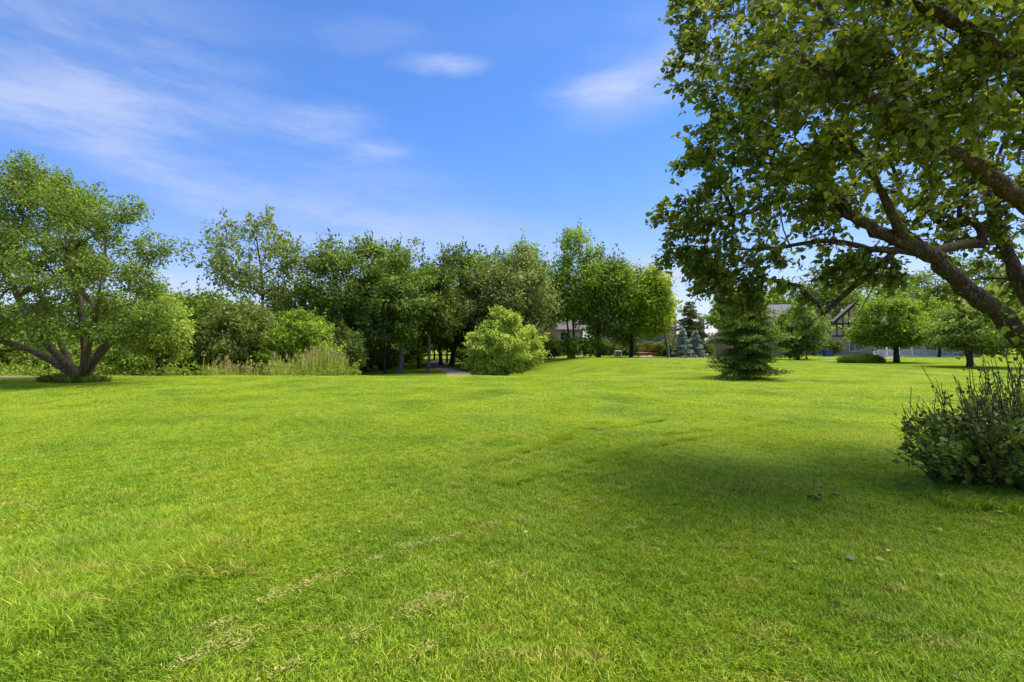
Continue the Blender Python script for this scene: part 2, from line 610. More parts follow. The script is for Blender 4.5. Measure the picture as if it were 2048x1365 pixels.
M['stone'] = simple_mat('pale_stone', (0.36, 0.33, 0.29), rough=0.9, var=0.2)
M['clover'] = simple_mat('clover_white', (0.5, 0.5, 0.42), rough=0.8, var=0.1)


def brick_mat(name, c1, c2, mortar):
    m, nt, out = new_mat(name)
    L = nt.links.new
    tc = N(nt, 'ShaderNodeTexCoord')
    mp = N(nt, 'ShaderNodeMapping')
    mp.inputs['Rotation'].default_value = (R(90), 0, 0)
    L(tc.outputs['Object'], mp.inputs['Vector'])
    b = N(nt, 'ShaderNodeTexBrick')
    b.inputs['Scale'].default_value = 1.0
    b.inputs['Brick Width'].default_value = 0.22
    b.inputs['Row Height'].default_value = 0.075
    b.inputs['Mortar Size'].default_value = 0.008
    b.inputs['Color1'].default_value = (*c1, 1)
    b.inputs['Color2'].default_value = (*c2, 1)
    b.inputs['Mortar'].default_value = (*mortar, 1)
    L(mp.outputs[0], b.inputs['Vector'])
    pr = N(nt, 'ShaderNodeBsdfPrincipled')
    pr.inputs['Roughness'].default_value = 0.9
    L(b.outputs['Color'], pr.inputs['Base Color'])
    L(pr.outputs[0], out.inputs['Surface'])
    return m


def glass_mat():
    m, nt, out = new_mat('window_glass')
    pr = N(nt, 'ShaderNodeBsdfPrincipled')
    pr.inputs['Base Color'].default_value = (0.03, 0.035, 0.04, 1)
    pr.inputs['Roughness'].default_value = 0.06
    pr.inputs['Specular IOR Level'].default_value = 0.7
    nt.links.new(pr.outputs[0], out.inputs['Surface'])
    return m


M['brick'] = brick_mat('red_brick', (0.30, 0.13, 0.07), (0.37, 0.17, 0.09), (0.34, 0.28, 0.22))
M['brick_tan'] = brick_mat('tan_brick', (0.38, 0.26, 0.17), (0.46, 0.32, 0.22), (0.45, 0.40, 0.33))
M['glass'] = glass_mat()


# ------------------------------------------------------------------ terrain
def S(t):
    t = np.clip(t, 0, 1)
    return t * t * (3 - 2 * t)


def gz(x, y):
    """height of the ground: a level lawn with a crest, a hollow behind it, houses on a low rise"""
    x = np.asarray(x, dtype=float)
    y = np.asarray(y, dtype=float)
    left = 1.0 - S((x + 1.0 - 0.03 * (y - 25)) / 9.0)
    hollow = -1.30 * S((y - 22.0) / 12.0) + 0.55 * S((y - 46.0) / 22.0)
    right = -0.62 * S((y - 38.0) / 40.0)
    z = left * hollow + (1 - left) * right
    # gentle lumps of the turf
    near = 1.0 - S((np.hypot(x, y) - 18.0) / 30.0)
    b = (0.026 * np.sin(0.9 * x + 0.35 * y + 1.3) * np.sin(0.55 * y - 0.3 * x)
         + 0.006 * np.sin(2.1 * y + 0.7 * x + 0.4) + 0.005 * np.sin(3.1 * x - 1.7 * y))
    z = z + b * (0.35 + 0.65 * near) * S((y + 60) / 20.0)
    # two old wheel ruts
    for (a, c) in RUTS:
        d = c - a
        ln = np.hypot(d[0], d[1])
        t = ((x - a[0]) * d[0] + (y - a[1]) * d[1]) / ln ** 2
        s = ((x - a[0]) * -d[1] + (y - a[1]) * d[0]) / ln
        s = s - 0.25 * np.sin(np.clip(t, 0, 1) * math.pi)
        z = z - 0.022 * np.exp(-(s / 0.13) ** 2) * S(t * 5) * S((1 - t) * 5)
    return z


def gflat(px, py):
    Y = EYE * F / (py - CY)
    return np.array([(px - CX) / F * Y, Y])


RUTS = [(gflat(960, 985), gflat(1580, 842)), (gflat(880, 960), gflat(1330, 836))]


def G(px, Y, dz=0.0):
    X = (px - CX) / F * Y
    return np.array([X, Y, float(gz(X, Y)) + dz])


def build_ground():
    u = np.linspace(-1, 1, 215)
    xs = np.sign(u) * (np.abs(u) * 22 + 1800 * np.abs(u) ** 7)
    v = np.linspace(-0.28, 1, 256)
    ys = np.where(v >= 0, v * 70 + 2600 * np.clip(v, 0, 1) ** 9, v * 30 - 600 * np.abs(v) ** 2)
    X, Y = np.meshgrid(xs, ys)
    Z = gz(X, Y)
    far = S((np.hypot(X, Y) - 90) / 150)
    Z = Z * (1 - far) + far * -0.7
    verts = np.stack([X, Y, Z], -1).reshape(-1, 3)
    nx, ny = len(xs), len(ys)
    i = np.arange(nx * ny).reshape(ny, nx)
    f = np.stack([i[:-1, :-1], i[:-1, 1:], i[1:, 1:], i[1:, :-1]], -1).reshape(-1, 4)
    o = add_obj('ground', mk_mesh('ground', verts, f, [M['turf']], smooth=True))
    tag(o, kind='structure')
    return o


build_ground()


def spline(pts, n):
    """Catmull-Rom through pts, n samples"""
    pts = np.asarray(pts, dtype=float)
    q = np.vstack([2 * pts[0] - pts[1], pts, 2 * pts[-1] - pts[-2]])
    out = []
    for t in np.linspace(0, len(pts) - 1 - 1e-6, n):
        i = int(t)
        f = t - i
        p0, p1, p2, p3 = q[i], q[i + 1], q[i + 2], q[i + 3]
        out.append(0.5 * ((2 * p1) + (-p0 + p2) * f + (2 * p0 - 5 * p1 + 4 * p2 - p3) * f * f + (-p0 + 3 * p1 - 3 * p2 + p3) * f ** 3))
    return np.array(out)


PATH_PTS = [G(px, Y)[:2] for px, Y in [(1830, 92), (1800, 76), (1775, 60), (1745, 47), (1690, 42.5), (1590, 43), (1450, 46), (1325, 50.5), (1255, 56), (1190, 62), (1100, 68), (1000, 70),
                                       (905, 66), (868, 58), (893, 51), (916, 45), (893, 38.5), (780, 34), (550, 29.5), (250, 25.5), (20, 23.0), (-260, 21.5)]]
PATH = spline(PATH_PTS, 420)


def build_path():
    d = np.gradient(PATH, axis=0)
    d /= np.linalg.norm(d, axis=1)[:, None]
    nrm = np.stack([-d[:, 1], d[:, 0]], 1)
    cols = []
    for s in (-1.0, -0.95, -0.5, 0, 0.5, 0.95, 1.0):
        xy = PATH + nrm * s
        z = gz(xy[:, 0], xy[:, 1]) + (0.03 if abs(s) < 0.97 else -0.06)
        cols.append(np.column_stack([xy, z]))
    v = np.stack(cols, 1)
    n, k = v.shape[:2]
    i = np.arange(n * k).reshape(n, k)
    f = np.stack([i[:-1, :-1], i[:-1, 1:], i[1:, 1:], i[1:, :-1]], -1).reshape(-1, 4)
    o = add_obj('path', mk_mesh('path', v.reshape(-1, 3), f, [M['asphalt']], smooth=False))
    tag(o, kind='structure')


build_path()

# ------------------------------------------------------------------ grass (stuff, instanced turf pieces)
tiles = bpy.data.collections.new('turf_pieces')


def grass_tile(idx, size, n, hmean, width, seed, lean=0.5, clump=0.5, mat='blade', band=0.45):
    rg = np.random.default_rng(seed)
    xy = (rg.random((n, 2)) - 0.5) * size * 1.04
    ph = rg.random(6) * 6.28
    fx = np.sin(xy[:, 0] * 17 / size * 0.5 + ph[0]) * np.sin(xy[:, 1] * 13 / size * 0.5 + ph[1]) + 0.6 * np.sin(xy[:, 0] * 29 + ph[2]) * np.sin(xy[:, 1] * 31 + ph[3])
    h = hmean * (1 + 0.25 * rg.standard_normal(n) + clump * 0.30 * fx)
    h = np.clip(h, hmean * 0.35, hmean * 2.2)
    az = rg.random(n) * 6.283
    la = lean * (0.25 + rg.random(n)) * h
    ldir = az + rg.normal(0, 0.8, n)
    bx = np.cos(ldir) * 0.8
    by = np.sin(ldir) * 0.8 + band
    ldir = np.arctan2(by, bx)
    wv = np.stack([np.cos(az + 1.57), np.sin(az + 1.57), np.zeros(n)], 1) * (width * (0.6 + 0.8 * rg.random(n)))[:, None] * 0.5
    b = np.column_stack([xy, np.full(n, -0.015)])
    lv = np.stack([np.cos(ldir), np.sin(ldir)], 1) * la[:, None]
    mid = b + np.column_stack([lv * 0.35, h * 0.62 + 0.015])
    tip = b + np.column_stack([lv * 1.15, h + 0.015 - 0.15 * la])
    v = np.stack([b - wv, b + wv, mid + wv * 0.85, mid - wv * 0.85, tip], 1).reshape(-1, 3)
    o5 = np.arange(n)[:, None] * 5
    q = o5 + np.array([0, 1, 2, 3])
    t = o5 + np.array([3, 2, 4])
    me = mk_mesh('turf_piece_%02d' % idx, v, [q, t], [M[mat]])
    o = bpy.data.objects.new('turf_piece_%02d' % idx, me)
    tiles.objects.link(o)


# 0-4 close turf 0.5 m, 5-8 middle 1 m, 9-11 far 2 m, 12-13 longer tufts
for k in range(5):
    grass_tile(k, 0.5, 2700, 0.043, 0.0056, 10 + k, lean=0.95, clump=0.9)
for k in range(4):
    grass_tile(5 + k, 1.0, 6000, 0.050, 0.0092, 30 + k, lean=0.9, clump=0.8)
for k in range(3):
    grass_tile(9 + k, 2.0, 9000, 0.05, 0.016, 50 + k, lean=0.7, clump=0.4)
for k in range(2):
    grass_tile(12 + k, 0.5, 1500, 0.105, 0.0058, 70 + k, lean=0.85, clump=0.5)


for k in range(2):
    grass_tile(14 + k, 0.26, 560, 0.095, 0.007, 90 + k, lean=0.9, clump=0.6, mat='lush')


def inst_group():
    ng = bpy.data.node_groups.new('turf_scatter', 'GeometryNodeTree')
    ng.interface.new_socket('Geometry', in_out='INPUT', socket_type='NodeSocketGeometry')
    ng.interface.new_socket('Geometry', in_out='OUTPUT', socket_type='NodeSocketGeometry')
    gi = ng.nodes.new('NodeGroupInput')
    go = ng.nodes.new('NodeGroupOutput')
    ci = ng.nodes.new('GeometryNodeCollectionInfo')
    ci.inputs['Collection'].default_value = tiles
    ci.inputs['Separate Children'].default_value = True
    ci.inputs['Reset Children'].default_value = True
    ip = ng.nodes.new('GeometryNodeInstanceOnPoints')
    ip.inputs['Pick Instance'].default_value = True

    def attr(nm, t):
        a = ng.nodes.new('GeometryNodeInputNamedAttribute')
        a.data_type = t
        a.inputs['Name'].default_value = nm
        return a.outputs['Attribute']
    ng.links.new(gi.outputs[0], ip.inputs['Points'])
    ng.links.new(ci.outputs[0], ip.inputs['Instance'])
    ng.links.new(attr('piece', 'INT'), ip.inputs['Instance Index'])
    ng.links.new(attr('turn', 'FLOAT_VECTOR'), ip.inputs['Rotation'])
    ng.links.new(attr('size', 'FLOAT_VECTOR'), ip.inputs['Scale'])
    ng.links.new(ip.outputs[0], go.inputs[0])
    return ng


NG = inst_group()
PATH_D = PATH[::3]


def scatter(name, label, pts, pieces, zscale, seed):
    rg = np.random.default_rng(seed)
    pts = np.asarray(pts)
    n = len(pts)
    x, y = pts[:, 0], pts[:, 1]
    z = gz(x, y)
    e = 0.15
    dx = (gz(x + e, y) - gz(x - e, y)) / (2 * e)
    dy = (gz(x, y + e) - gz(x, y - e)) / (2 * e)
    k = (np.floor((x + 40.0) / 1.5).astype(int) % 2) * 2
    k = np.where(rg.random(n) < 0.15, 2 - k, k)
    a = k * math.pi / 2
    lx = np.cos(a) * dx + np.sin(a) * dy
    ly = -np.sin(a) * dx + np.cos(a) * dy
    rot = np.stack([np.arctan(ly), -np.arctan(lx), a], 1)
    me = bpy.data.meshes.new(name)
    me.vertices.add(n)
    me.vertices.foreach_set('co', np.column_stack([x, y, z]).astype(np.float32).ravel())
    at = me.attributes.new('piece', 'INT', 'POINT')
    at.data.foreach_set('value', rg.choice(pieces, n).astype(np.int32))
    at = me.attributes.new('turn', 'FLOAT_VECTOR', 'POINT')
    at.data.foreach_set('vector', rot.astype(np.float32).ravel())
    at = me.attributes.new('size', 'FLOAT_VECTOR', 'POINT')
    zs = zscale if np.ndim(zscale) else np.full(n, zscale)
    at.data.foreach_set('vector', np.column_stack([np.ones(n), np.ones(n), zs]).astype(np.float32).ravel())
    me.update()
    o = add_obj(name, me)
    md = o.modifiers.new('turf', 'NODES')
    md.node_group = NG
    tag(o, label, 'grass', kind='stuff')
    return o


def grid_pts(size, y0, y1, slope=1.06, margin=2.5, keep=None):
    ys = np.arange(y0 + size / 2, y1, size)
    out = []
    for y in ys:
        w = y * slope + margin
        k = int(w / size) + 1
        xs = (np.arange(-k, k) + 0.5) * size
        out.append(np.column_stack([xs, np.full(len(xs), y)]))
    p = np.vstack(out)
    if keep is not None:
        p = p[keep(p)]
    return p


def off_path(p, r=1.25):
    d = np.min(np.hypot(p[:, None, 0] - PATH_D[None, :, 0], p[:, None, 1] - PATH_D[None, :, 1]), axis=1)
    return d > r


def hscale(p, seed, amp=0.22):
    x, y = p[:, 0], p[:, 1]
    return 1 + amp * (np.sin(0.8 * x + 1.1 * y + seed) * np.sin(0.6 * x - 0.9 * y) + 0.5 * np.sin(2.3 * x + 0.5 * y))


p = grid_pts(0.5, 0.5, 12)
tall_c = [gflat(90, 1150), gflat(200, 1120), gflat(330, 1110), gflat(40, 1230), gflat(260, 1200), gflat(430, 1110), gflat(140, 1180), gflat(1960, 1000), gflat(2040, 1015)]
scatter('lawn_grass', 'short mown bright green lawn grass nearest the camera', p, [0, 1, 2, 3, 4], hscale(p, 0.3), 1)
p = grid_pts(1.0, 12, 27, keep=lambda q: off_path(q, 1.6))
scatter('lawn_grass', 'mown lawn grass across the middle of the field up to the crest', p, [5, 6, 7, 8], hscale(p, 0.3, 0.15), 2)
p = grid_pts(2.0, 27, 81, keep=lambda q: off_path(q, 2.1) & ((q[:, 0] > -14) | (q[:, 1] < 31)))
scatter('lawn_grass', 'distant mown lawn grass around the path and houses', p, [9, 10, 11], 1.0, 3)
rg = np.random.default_rng(9)
tp = np.vstack([c + rg.normal(0, 0.22, (5, 2)) for c in tall_c])
scatter('long_grass', 'longer uncut grass tufts standing above the lawn at left', tp, [12, 13], 0.75 + 0.35 * rg.random(len(tp)), 4)

tr = []
for (a, c) in RUTS + [(gflat(1190, 852), gflat(1270, 846)), (gflat(1320, 872), gflat(1480, 858))]:
    ln_ = np.hypot(*(c - a))
    n_ = int(ln_ / 0.13)
    t_ = np.linspace(0.05, 0.95, n_)
    d_ = (c - a) / ln_
    nn = np.array([-d_[1], d_[0]])
    keep_ = (np.sin(t_ * 23 + a[0] * 3) + rg.normal(0, 0.5, n_)) > -0.6
    q_ = a + (c - a) * t_[:, None] + nn * (0.25 * np.sin(t_ * math.pi) * (ln_ > 2.5) + rg.normal(0, 0.03, n_))[:, None]
    tr.append(q_[keep_])
tr = np.vstack(tr)
scatter('long_grass', 'slightly longer grass marking the old wheel tracks across the lawn', tr, [14, 15], 0.65 + 0.4 * rg.random(len(tr)), 5)

# ------------------------------------------------------------------ plants: leaves, skeletons
LEAF_RHOMB = (np.array([(0, 0, 0), (0.30, 0.45, 0.07), (0, 1, -0.06), (-0.30, 0.45, 0.07)]), [np.array([(0, 1, 2), (0, 2, 3)])])
LEAF_NEEDLE = (np.array([(0, 0, 0), (0.10, 0.4, 0.0), (0, 1, 0), (-0.10, 0.4, 0.0)]), [np.array([(0, 1, 2, 3)])])
LEAF_OVATE = (np.array([(0, 0, 0), (0, .33, -.01), (0, .68, -.03), (0, 1, -.12),
                        (-.27, .14, .05), (-.38, .42, .08), (-.22, .74, .02), (.27, .14, .05), (.38, .42, .08), (.22, .74, .02)]),
              [np.array([(0, 1, 5, 4), (1, 2, 6, 5), (7, 8, 1, 0), (8, 9, 2, 1)]), np.array([(2, 3, 6), (9, 3, 2)])])


def norm(a):
    return a / np.maximum(np.linalg.norm(a, axis=-1, keepdims=True), 1e-9)


def leaves_mesh(name, pos, axis, nrm, size, template, mat):
    """many leaves: pos (n,3), axis = base to tip, nrm = upper side, size (n,)"""
    tv, tf = template
    y = norm(axis)
    x = norm(np.cross(y, nrm))
    z = np.cross(x, y)
    jr = np.random.default_rng(len(pos))
    x = x * (0.62 + 0.6 * jr.random((len(pos), 1)))
    z = z * (0.4 + 1.6 * jr.random((len(pos), 1)))
    v = (pos[:, None, :] + size[:, None, None] * (tv[None, :, 0:1] * x[:, None, :] + tv[None, :, 1:2] * y[:, None, :] + tv[None, :, 2:3] * z[:, None, :]))
    k = len(tv)
    n = len(pos)
    off = (np.arange(n) * k)[:, None, None]
    fs = [(off + f[None]).reshape(-1, f.shape[1]) for f in tf]
    return mk_mesh(name, v.reshape(-1, 3), fs, [mat])


class Skel:
    def __init__(self):
        self.p, self.par, self.cnt, self.rmin = [], [], [], []
        self.br = []

    def add(self, p, par, rmin=0.0):
        self.p.append(np.asarray(p, dtype=float))
        self.par.append(par)
        self.cnt.append(0)
        self.rmin.append(rmin)
        return len(self.p) - 1

    def poly(self, pts, radii, parent=-1, level=0):
        ids = [parent] if parent >= 0 else []
        par = parent
        for q, r in zip(pts, radii):
            par = self.add(q, par, r)
            ids.append(par)
        self.br.append((ids, level))
        return ids

    def nearest(self, q):
        A = np.array(self.p)
        return int(np.argmin(np.linalg.norm(A - q, axis=1)))

    def connect(self, c, rg, zmin=-1e9, seg=0.8, bow=0.12, jit=0.06, up_pen=0.8, rtip=0.012):
        A = np.array(self.p)
        d = np.linalg.norm(A - c, axis=1)
        cost = d + up_pen * np.maximum(0, A[:, 2] - c[2] + 0.15 * d) + (A[:, 2] < zmin) * 1e3
        k = int(np.argmin(cost))
        a = A[k]
        ln = d[k]
        n = max(2, int(ln / seg) + 1)
        t = np.linspace(0, 1, n + 1)[1:]
        pts = a + (c - a) * t[:, None]
        pts[:, 2] += bow * ln * np.sin(t * math.pi) * (1 if c[2] > a[2] else 0.5)
        if n > 1:
            pts[:-1] += rg.normal(0, jit * ln / math.sqrt(n), (n - 1, 3))
        ids = self.poly(pts, [0.0] * n, k, level=2)
        j = ids[-1]
        while j >= 0:
            self.cnt[j] += 1
            j = self.par[j]

    def radii(self, rtip=0.012, power=0.5):
        r = np.maximum(np.array(self.rmin), rtip * np.maximum(1, np.array(self.cnt)) ** power)
        for i in range(len(r)):
            if self.par[i] >= 0 and self.rmin[i] == 0:
                r[i] = min(r[i], r[self.par[i]] * 0.95)
        return r


def tubes(branches, pos, rad, sides=6, wob=0.0, rg=None):
    V, Fq = [], []
    nb = 0
    ang = np.arange(sides) / sides * 2 * math.pi
    ca, sa = np.cos(ang), np.sin(ang)
    for ids in branches:
        q = pos[ids]
        r = rad[ids].copy()
        if len(ids) > 1:
            r[0] = min(r[0], r[1] * 1.25)
        if len(q) < 2:
            continue
        t = norm(np.gradient(q, axis=0))
        ref = np.array([0.31, 0.92, 0.21])
        u = norm(np.cross(t, ref))
        w = np.cross(t, u)
        rr = r[:, None] * np.ones(sides)
        if wob and rg is not None:
            rr = rr * (1 + wob * rg.standard_normal(rr.shape))
        ring = q[:, None, :] + rr[:, :, None] * (ca[None, :, None] * u[:, None, :] + sa[None, :, None] * w[:, None, :])
        V.append(ring.reshape(-1, 3))
        n = len(q)
        i = np.arange(n * sides).reshape(n, sides) + nb
        f = np.stack([i[:-1], np.roll(i[:-1], -1, 1), np.roll(i[1:], -1, 1), i[1:]], -1).reshape(-1, 4)
        Fq.append(f)
        nb += n * sides
    return np.vstack(V), np.vstack(Fq)


def cluster_leaves(rg, centers, radii, per, crown_c, flat=0.62, up=0.55, out=0.55, rnd=0.75, droop=0.25):
    """leaf positions, axes and normals of many clumps"""
    n = len(centers)
    cnt = np.maximum(8, (per * (radii / radii.mean()) ** 2)).astype(int)
    idx = np.repeat(np.arange(n), cnt)
    m = len(idx)
    d = norm(rg.standard_normal((m, 3)))
    rad = (0.35 + 0.75 * rg.random(m) ** 0.7)
    off = d * rad[:, None] * radii[idx][:, None]
    off[:, 2] *= flat
    # ragged clumps
    off *= (1 + 0.35 * np.sin(5 * d[:, 0:1] + idx[:, None]) * np.sin(4 * d[:, 1:2] + 2.3 * idx[:, None]))
    pos = centers[idx] + off
    outw = norm(pos - crown_c)
    nrm = norm(np.array([0, 0, up]) + out * norm(off + 1e-6) + 0.3 * outw + rnd * rg.standard_normal((m, 3)))
    ax = norm(0.6 * outw + 0.7 * rg.standard_normal((m, 3)) + np.array([0, 0, -droop]))
    ax = norm(ax - nrm * np.sum(ax * nrm, axis=1, keepdims=True) * 0.8)
    return pos, ax, nrm


def crown_points(rg, n, c, rx, ry, rzu, rzd, inner=0.45, lobes=7, lump=0.28, top_narrow=0.0):
    """clump centres in a lumpy crown"""
    d = norm(rg.standard_normal((n * 2, 3)))
    ld = norm(rg.standard_normal((lobes, 3)) * np.array([1, 1, 0.8]))
    k = np.max(d @ ld.T, axis=1)
    s = (1 - lump) + lump * S((k - 0.55) / 0.4) * 1.25
    r = (inner + (1 - inner) * rg.random(len(d)) ** 0.6) * s
    q = d * r[:, None]
    q[:, 0] *= rx * (1 - top_narrow * np.clip(q[:, 2], 0, 1))
    q[:, 1] *= ry * (1 - top_narrow * np.clip(q[:, 2], 0, 1))
    q[:, 2] *= np.where(q[:, 2] > 0, rzu, rzd)
    # thin out so that clumps spread evenly
    keep = [0]
    order = list(range(1, len(q)))
    while len(keep) < n and order:
        cand = order[:12]
        best = max(cand, key=lambda i: np.min(np.linalg.norm(q[keep] - q[i], axis=1)))
        keep.append(best)
        order.remove(best)
    return c + q[keep]


def tree(name, label, cat, base, top, crown_bottom, half_w, mat, bark, nclus=90, per=110, leaf=0.24, trunk_r=0.2, lean=(0, 0), seed=1,
         clump=None, group=None, ry=None, lump=0.30, inner=0.4, first=0.3, top_narrow=0.25, forks=0, sides=5, stems=1, spread=0.3, template=LEAF_RHOMB, flat=0.62,
         crown_shift=(0, 0), rtip=0.014, mid=0.45):
    """base (x,y,z); top, crown_bottom = heights above the base; half_w in metres"""
    rg = np.random.default_rng(seed)
    base = np.asarray(base, dtype=float)
    root = thing(name, label, cat, base, group)
    h = top
    ch = top - crown_bottom
    cz = crown_bottom + ch * mid
    cc = np.array([lean[0] + crown_shift[0], lean[1] + crown_shift[1], cz])
    clump = clump or max(0.35, half_w * 0.30)
    ry = ry or half_w
    half_w, ry = half_w * 1.10, ry * 1.10
    pts = crown_points(rg, nclus, cc, max(0.3, half_w - clump * 0.4), max(0.3, ry - clump * 0.4), (top - cz) - clump * 0.2, (cz - crown_bottom) - clump * 0.1, inner=inner, lump=lump, top_narrow=top_narrow)
    sk = Skel()
    for s in range(stems):
        a = rg.random() * 6.28
        sp = np.array([math.cos(a), math.sin(a), 0]) * (spread if stems > 1 else 0.0)
        t = np.linspace(0, 1, 8)
        hh = (cz + (top - cz) * (0.55 if s == 0 else 0.2)) * (1 if stems == 1 else rg.uniform(0.7, 1.0))
        tp = np.column_stack([lean[0] * t ** 1.3, lean[1] * t ** 1.3, -0.15 + (hh + 0.15) * t]) + np.outer(t ** 0.8, sp * half_w)
        tp += np.column_stack([rg.normal(0, 0.012 * h, (8, 2)) * (t * (1 - t) * 4)[:, None], np.zeros(8)])
        tp[:, :2] += sp[:2] * trunk_r * 1.2
        rr = trunk_r / math.sqrt(stems) * (1 - 0.78 * t) + 0.35 * trunk_r / math.sqrt(stems) * np.exp(-t * 16)
        sk.poly(tp, rr, level=0)
    order = np.argsort(np.linalg.norm(pts - np.array([lean[0], lean[1], cz * 0.8]), axis=1))
    for i in order:
        sk.connect(pts[i], rg, zmin=crown_bottom * first, seg=max(0.5, h * 0.07))
    pos = np.array(sk.p)
    rad = sk.radii(rtip)
    v, f = tubes([b[0] for b in sk.br], pos, rad, sides, 0.03, rg)
    add_obj('trunk', mk_mesh('trunk', v, f, [bark], smooth=True), root)
    cr = clump * (0.65 + 0.7 * rg.random(len(pts)))
    lp, la, ln = cluster_leaves(rg, pts, cr, per * 1.02, cc, flat=flat)
    ns_ = int(len(pts) * 0.7)
    pick = rg.choice(len(pts), ns_)
    ow = norm(pts[pick] - cc + np.array([0, 0, 0.25 * ch]) + 0.35 * half_w * rg.standard_normal((ns_, 3)))
    ln_s = clump * rg.uniform(0.9, 1.9, ns_)
    kk = 11
    uu = np.tile(np.linspace(0.35, 1.0, kk), ns_)
    sp_ = np.repeat(pts[pick], kk, 0) + np.repeat(ow * ln_s[:, None], kk, 0) * uu[:, None] + rg.normal(0, 0.35 * leaf, (ns_ * kk, 3))
    lp = np.vstack([lp, sp_])
    la = np.vstack([la, norm(np.repeat(ow, kk, 0) + 0.7 * rg.standard_normal((ns_ * kk, 3)))])
    ln = np.vstack([ln, norm(np.array([0, 0, 0.6]) + 0.8 * rg.standard_normal((ns_ * kk, 3)))])
    sz = leaf * 1.22 * (0.55 + 0.8 * rg.random(len(lp)))
    cz_ok = lp[:, 2] > 0.05
    lo = add_obj('crown', leaves_mesh('crown', lp[cz_ok], la[cz_ok], ln[cz_ok], sz[cz_ok], template, mat), root)
    lo['kind'] = 'stuff'
    return root


def tree_px(name, label, cat, px, Y, top_py, bot_py, half_px, mat, bark, base_px=None, **kw):
    b = G(base_px if base_px is not None else px, Y)
    top = EYE + (CY - top_py) / F * Y - b[2]
    bot = max(0.3, EYE + (CY - bot_py) / F * Y - b[2])
    if base_px is not None:
        kw.setdefault('lean', ((px - base_px) / F * Y, 0))
    return tree(name, label, cat, b, top, bot, half_px / F * Y, mat, bark, **kw)


def conifer(name, label, base, height, prof, mat, bark, whorls=16, per=6, seg_needles=26, needle=0.14, width_scale=1.0, droop=0.35, rise=0.15, seed=1, group=None,
            trunk_r=0.1, z0=0.15, sub=9, gaps=0.0, lean=(0, 0), template=LEAF_NEEDLE):
    rg = np.random.default_rng(seed)
    root = thing(name, label, 'tree', base, group)
    sk = Skel()
    t = np.linspace(0, 1, 9)
    tp = np.column_stack([lean[0] * t, lean[1] * t, -0.1 + (height + 0.1) * t])
    sk.poly(tp, trunk_r * (1 - 0.92 * t))
    PO, AX = [], []
    for w in range(whorls):
        fz = (w + rg.random() * 0.6) / whorls
        z = z0 + (height - z0) * fz ** 0.95
        Rw = prof(z / height)
        zw = z
        nb = per if fz < 0.8 else max(3, per - 2)
        ph = rg.random() * 6.28
        for b in range(nb):
            if rg.random() < gaps * (0.3 + fz):
                continue
            a = ph + b * 2 * math.pi / nb + rg.normal(0, 0.2)
            z = max(z0 * 0.8, zw + rg.normal(0, 0.55 * (height - z0) / whorls))
            dr, ri = droop * rg.uniform(0.5, 1.5), rise * rg.uniform(0.2, 1.8)
            Lb = Rw * rg.uniform(0.45, 1.18)
            if Lb < 0.05:
                continue
            d = np.array([math.cos(a), math.sin(a), 0])
            s = np.linspace(0, 1, 6)
            o = np.array([lean[0] * z / height, lean[1] * z / height, z])
            pts = o + d * (s * Lb)[:, None]
            pts[:, 2] += Lb * (ri * s - dr * s ** 2 + 0.18 * dr * s ** 4)
            pts[:, 2] = np.maximum(pts[:, 2], 0.06)
            k = sk.nearest(np.array([o[0], o[1], z]))
            sk.poly(pts[1:], np.maximum(0.004, trunk_r * 0.22 * (1 - s[1:]) * Lb / max(Rw, 0.2)), k, level=2)
            side = np.array([-d[1], d[0], 0])
            # sprays on both sides plus the bough's own end
            ns = max(3, int(sub * (0.4 + Lb / max(prof(0.1), 0.1) * 0.8)))
            for q in np.linspace(0.15, 1.0, ns):
                i = min(4, int(q * 5))
                f = q * 5 - i
                p0 = pts[i] * (1 - f) + pts[i + 1] * f
                bd = norm(pts[i + 1] - pts[i])
                for sg in (-1, 1):
                    l2 = Lb * 0.42 * (1.12 - q) * rg.uniform(0.7, 1.2) + needle * 0.6
                    dd = norm(bd * 0.75 + side * sg * 0.75 + np.array([0, 0, -0.18]))
                    m = max(5, int(seg_needles * l2 / 0.5))
                    u = rg.random(m)
                    pp = p0 + dd * (u * l2)[:, None] + rg.normal(0, 0.025, (m, 3))
                    pp[:, 2] -= 0.12 * l2 * u ** 2
                    PO.append(pp)
                    AX.append(norm(dd + 0.65 * rg.standard_normal((m, 3))))
    po = np.vstack(PO)
    ax = np.vstack(AX)
    nr = norm(np.array([0, 0, 0.8]) + 0.6 * rg.standard_normal(po.shape))
    ok = po[:, 2] > 0.03
    pos = np.array(sk.p)
    rad = np.array(sk.rmin)
    v, f = tubes([b[0] for b in sk.br], pos, rad, 5)
    add_obj('trunk', mk_mesh('trunk', v, f, [bark], smooth=True), root)
    sz = needle * (0.6 + 0.8 * rg.random(len(po)))
    tv = (template[0] * np.array([width_scale, 1, 1]), template[1])
    lo = add_obj('crown', leaves_mesh('crown', po[ok], ax[ok], nr[ok], sz[ok], tv, mat), root)
    lo['kind'] = 'stuff'
    return root


# ------------------------------------------------------------------ houses
def window(parent, x0, x1, z0, z1, y, muntin=True, frame_mat=None):
    fm = MB()
    t = 0.09
    fm.box(x0 - t, x1 + t, y - 0.06, y + 0.02, z0 - t, z0).box(x0 - t, x1 + t, y - 0.06, y + 0.02, z1, z1 + t)
    fm.box(x0 - t, x0, y - 0.06, y + 0.02, z0, z1).box(x1, x1 + t, y - 0.06, y + 0.02, z0, z1)
    if muntin:
        xm = (x0 + x1) / 2
        fm.box(xm - 0.03, xm + 0.03, y - 0.05, y - 0.015, z0, z1)
    fo = fm.build('window', frame_mat or M['white'], parent)
    MB().box(x0, x1, y - 0.02, y + 0.01, z0, z1).build('pane', M['glass'], fo)


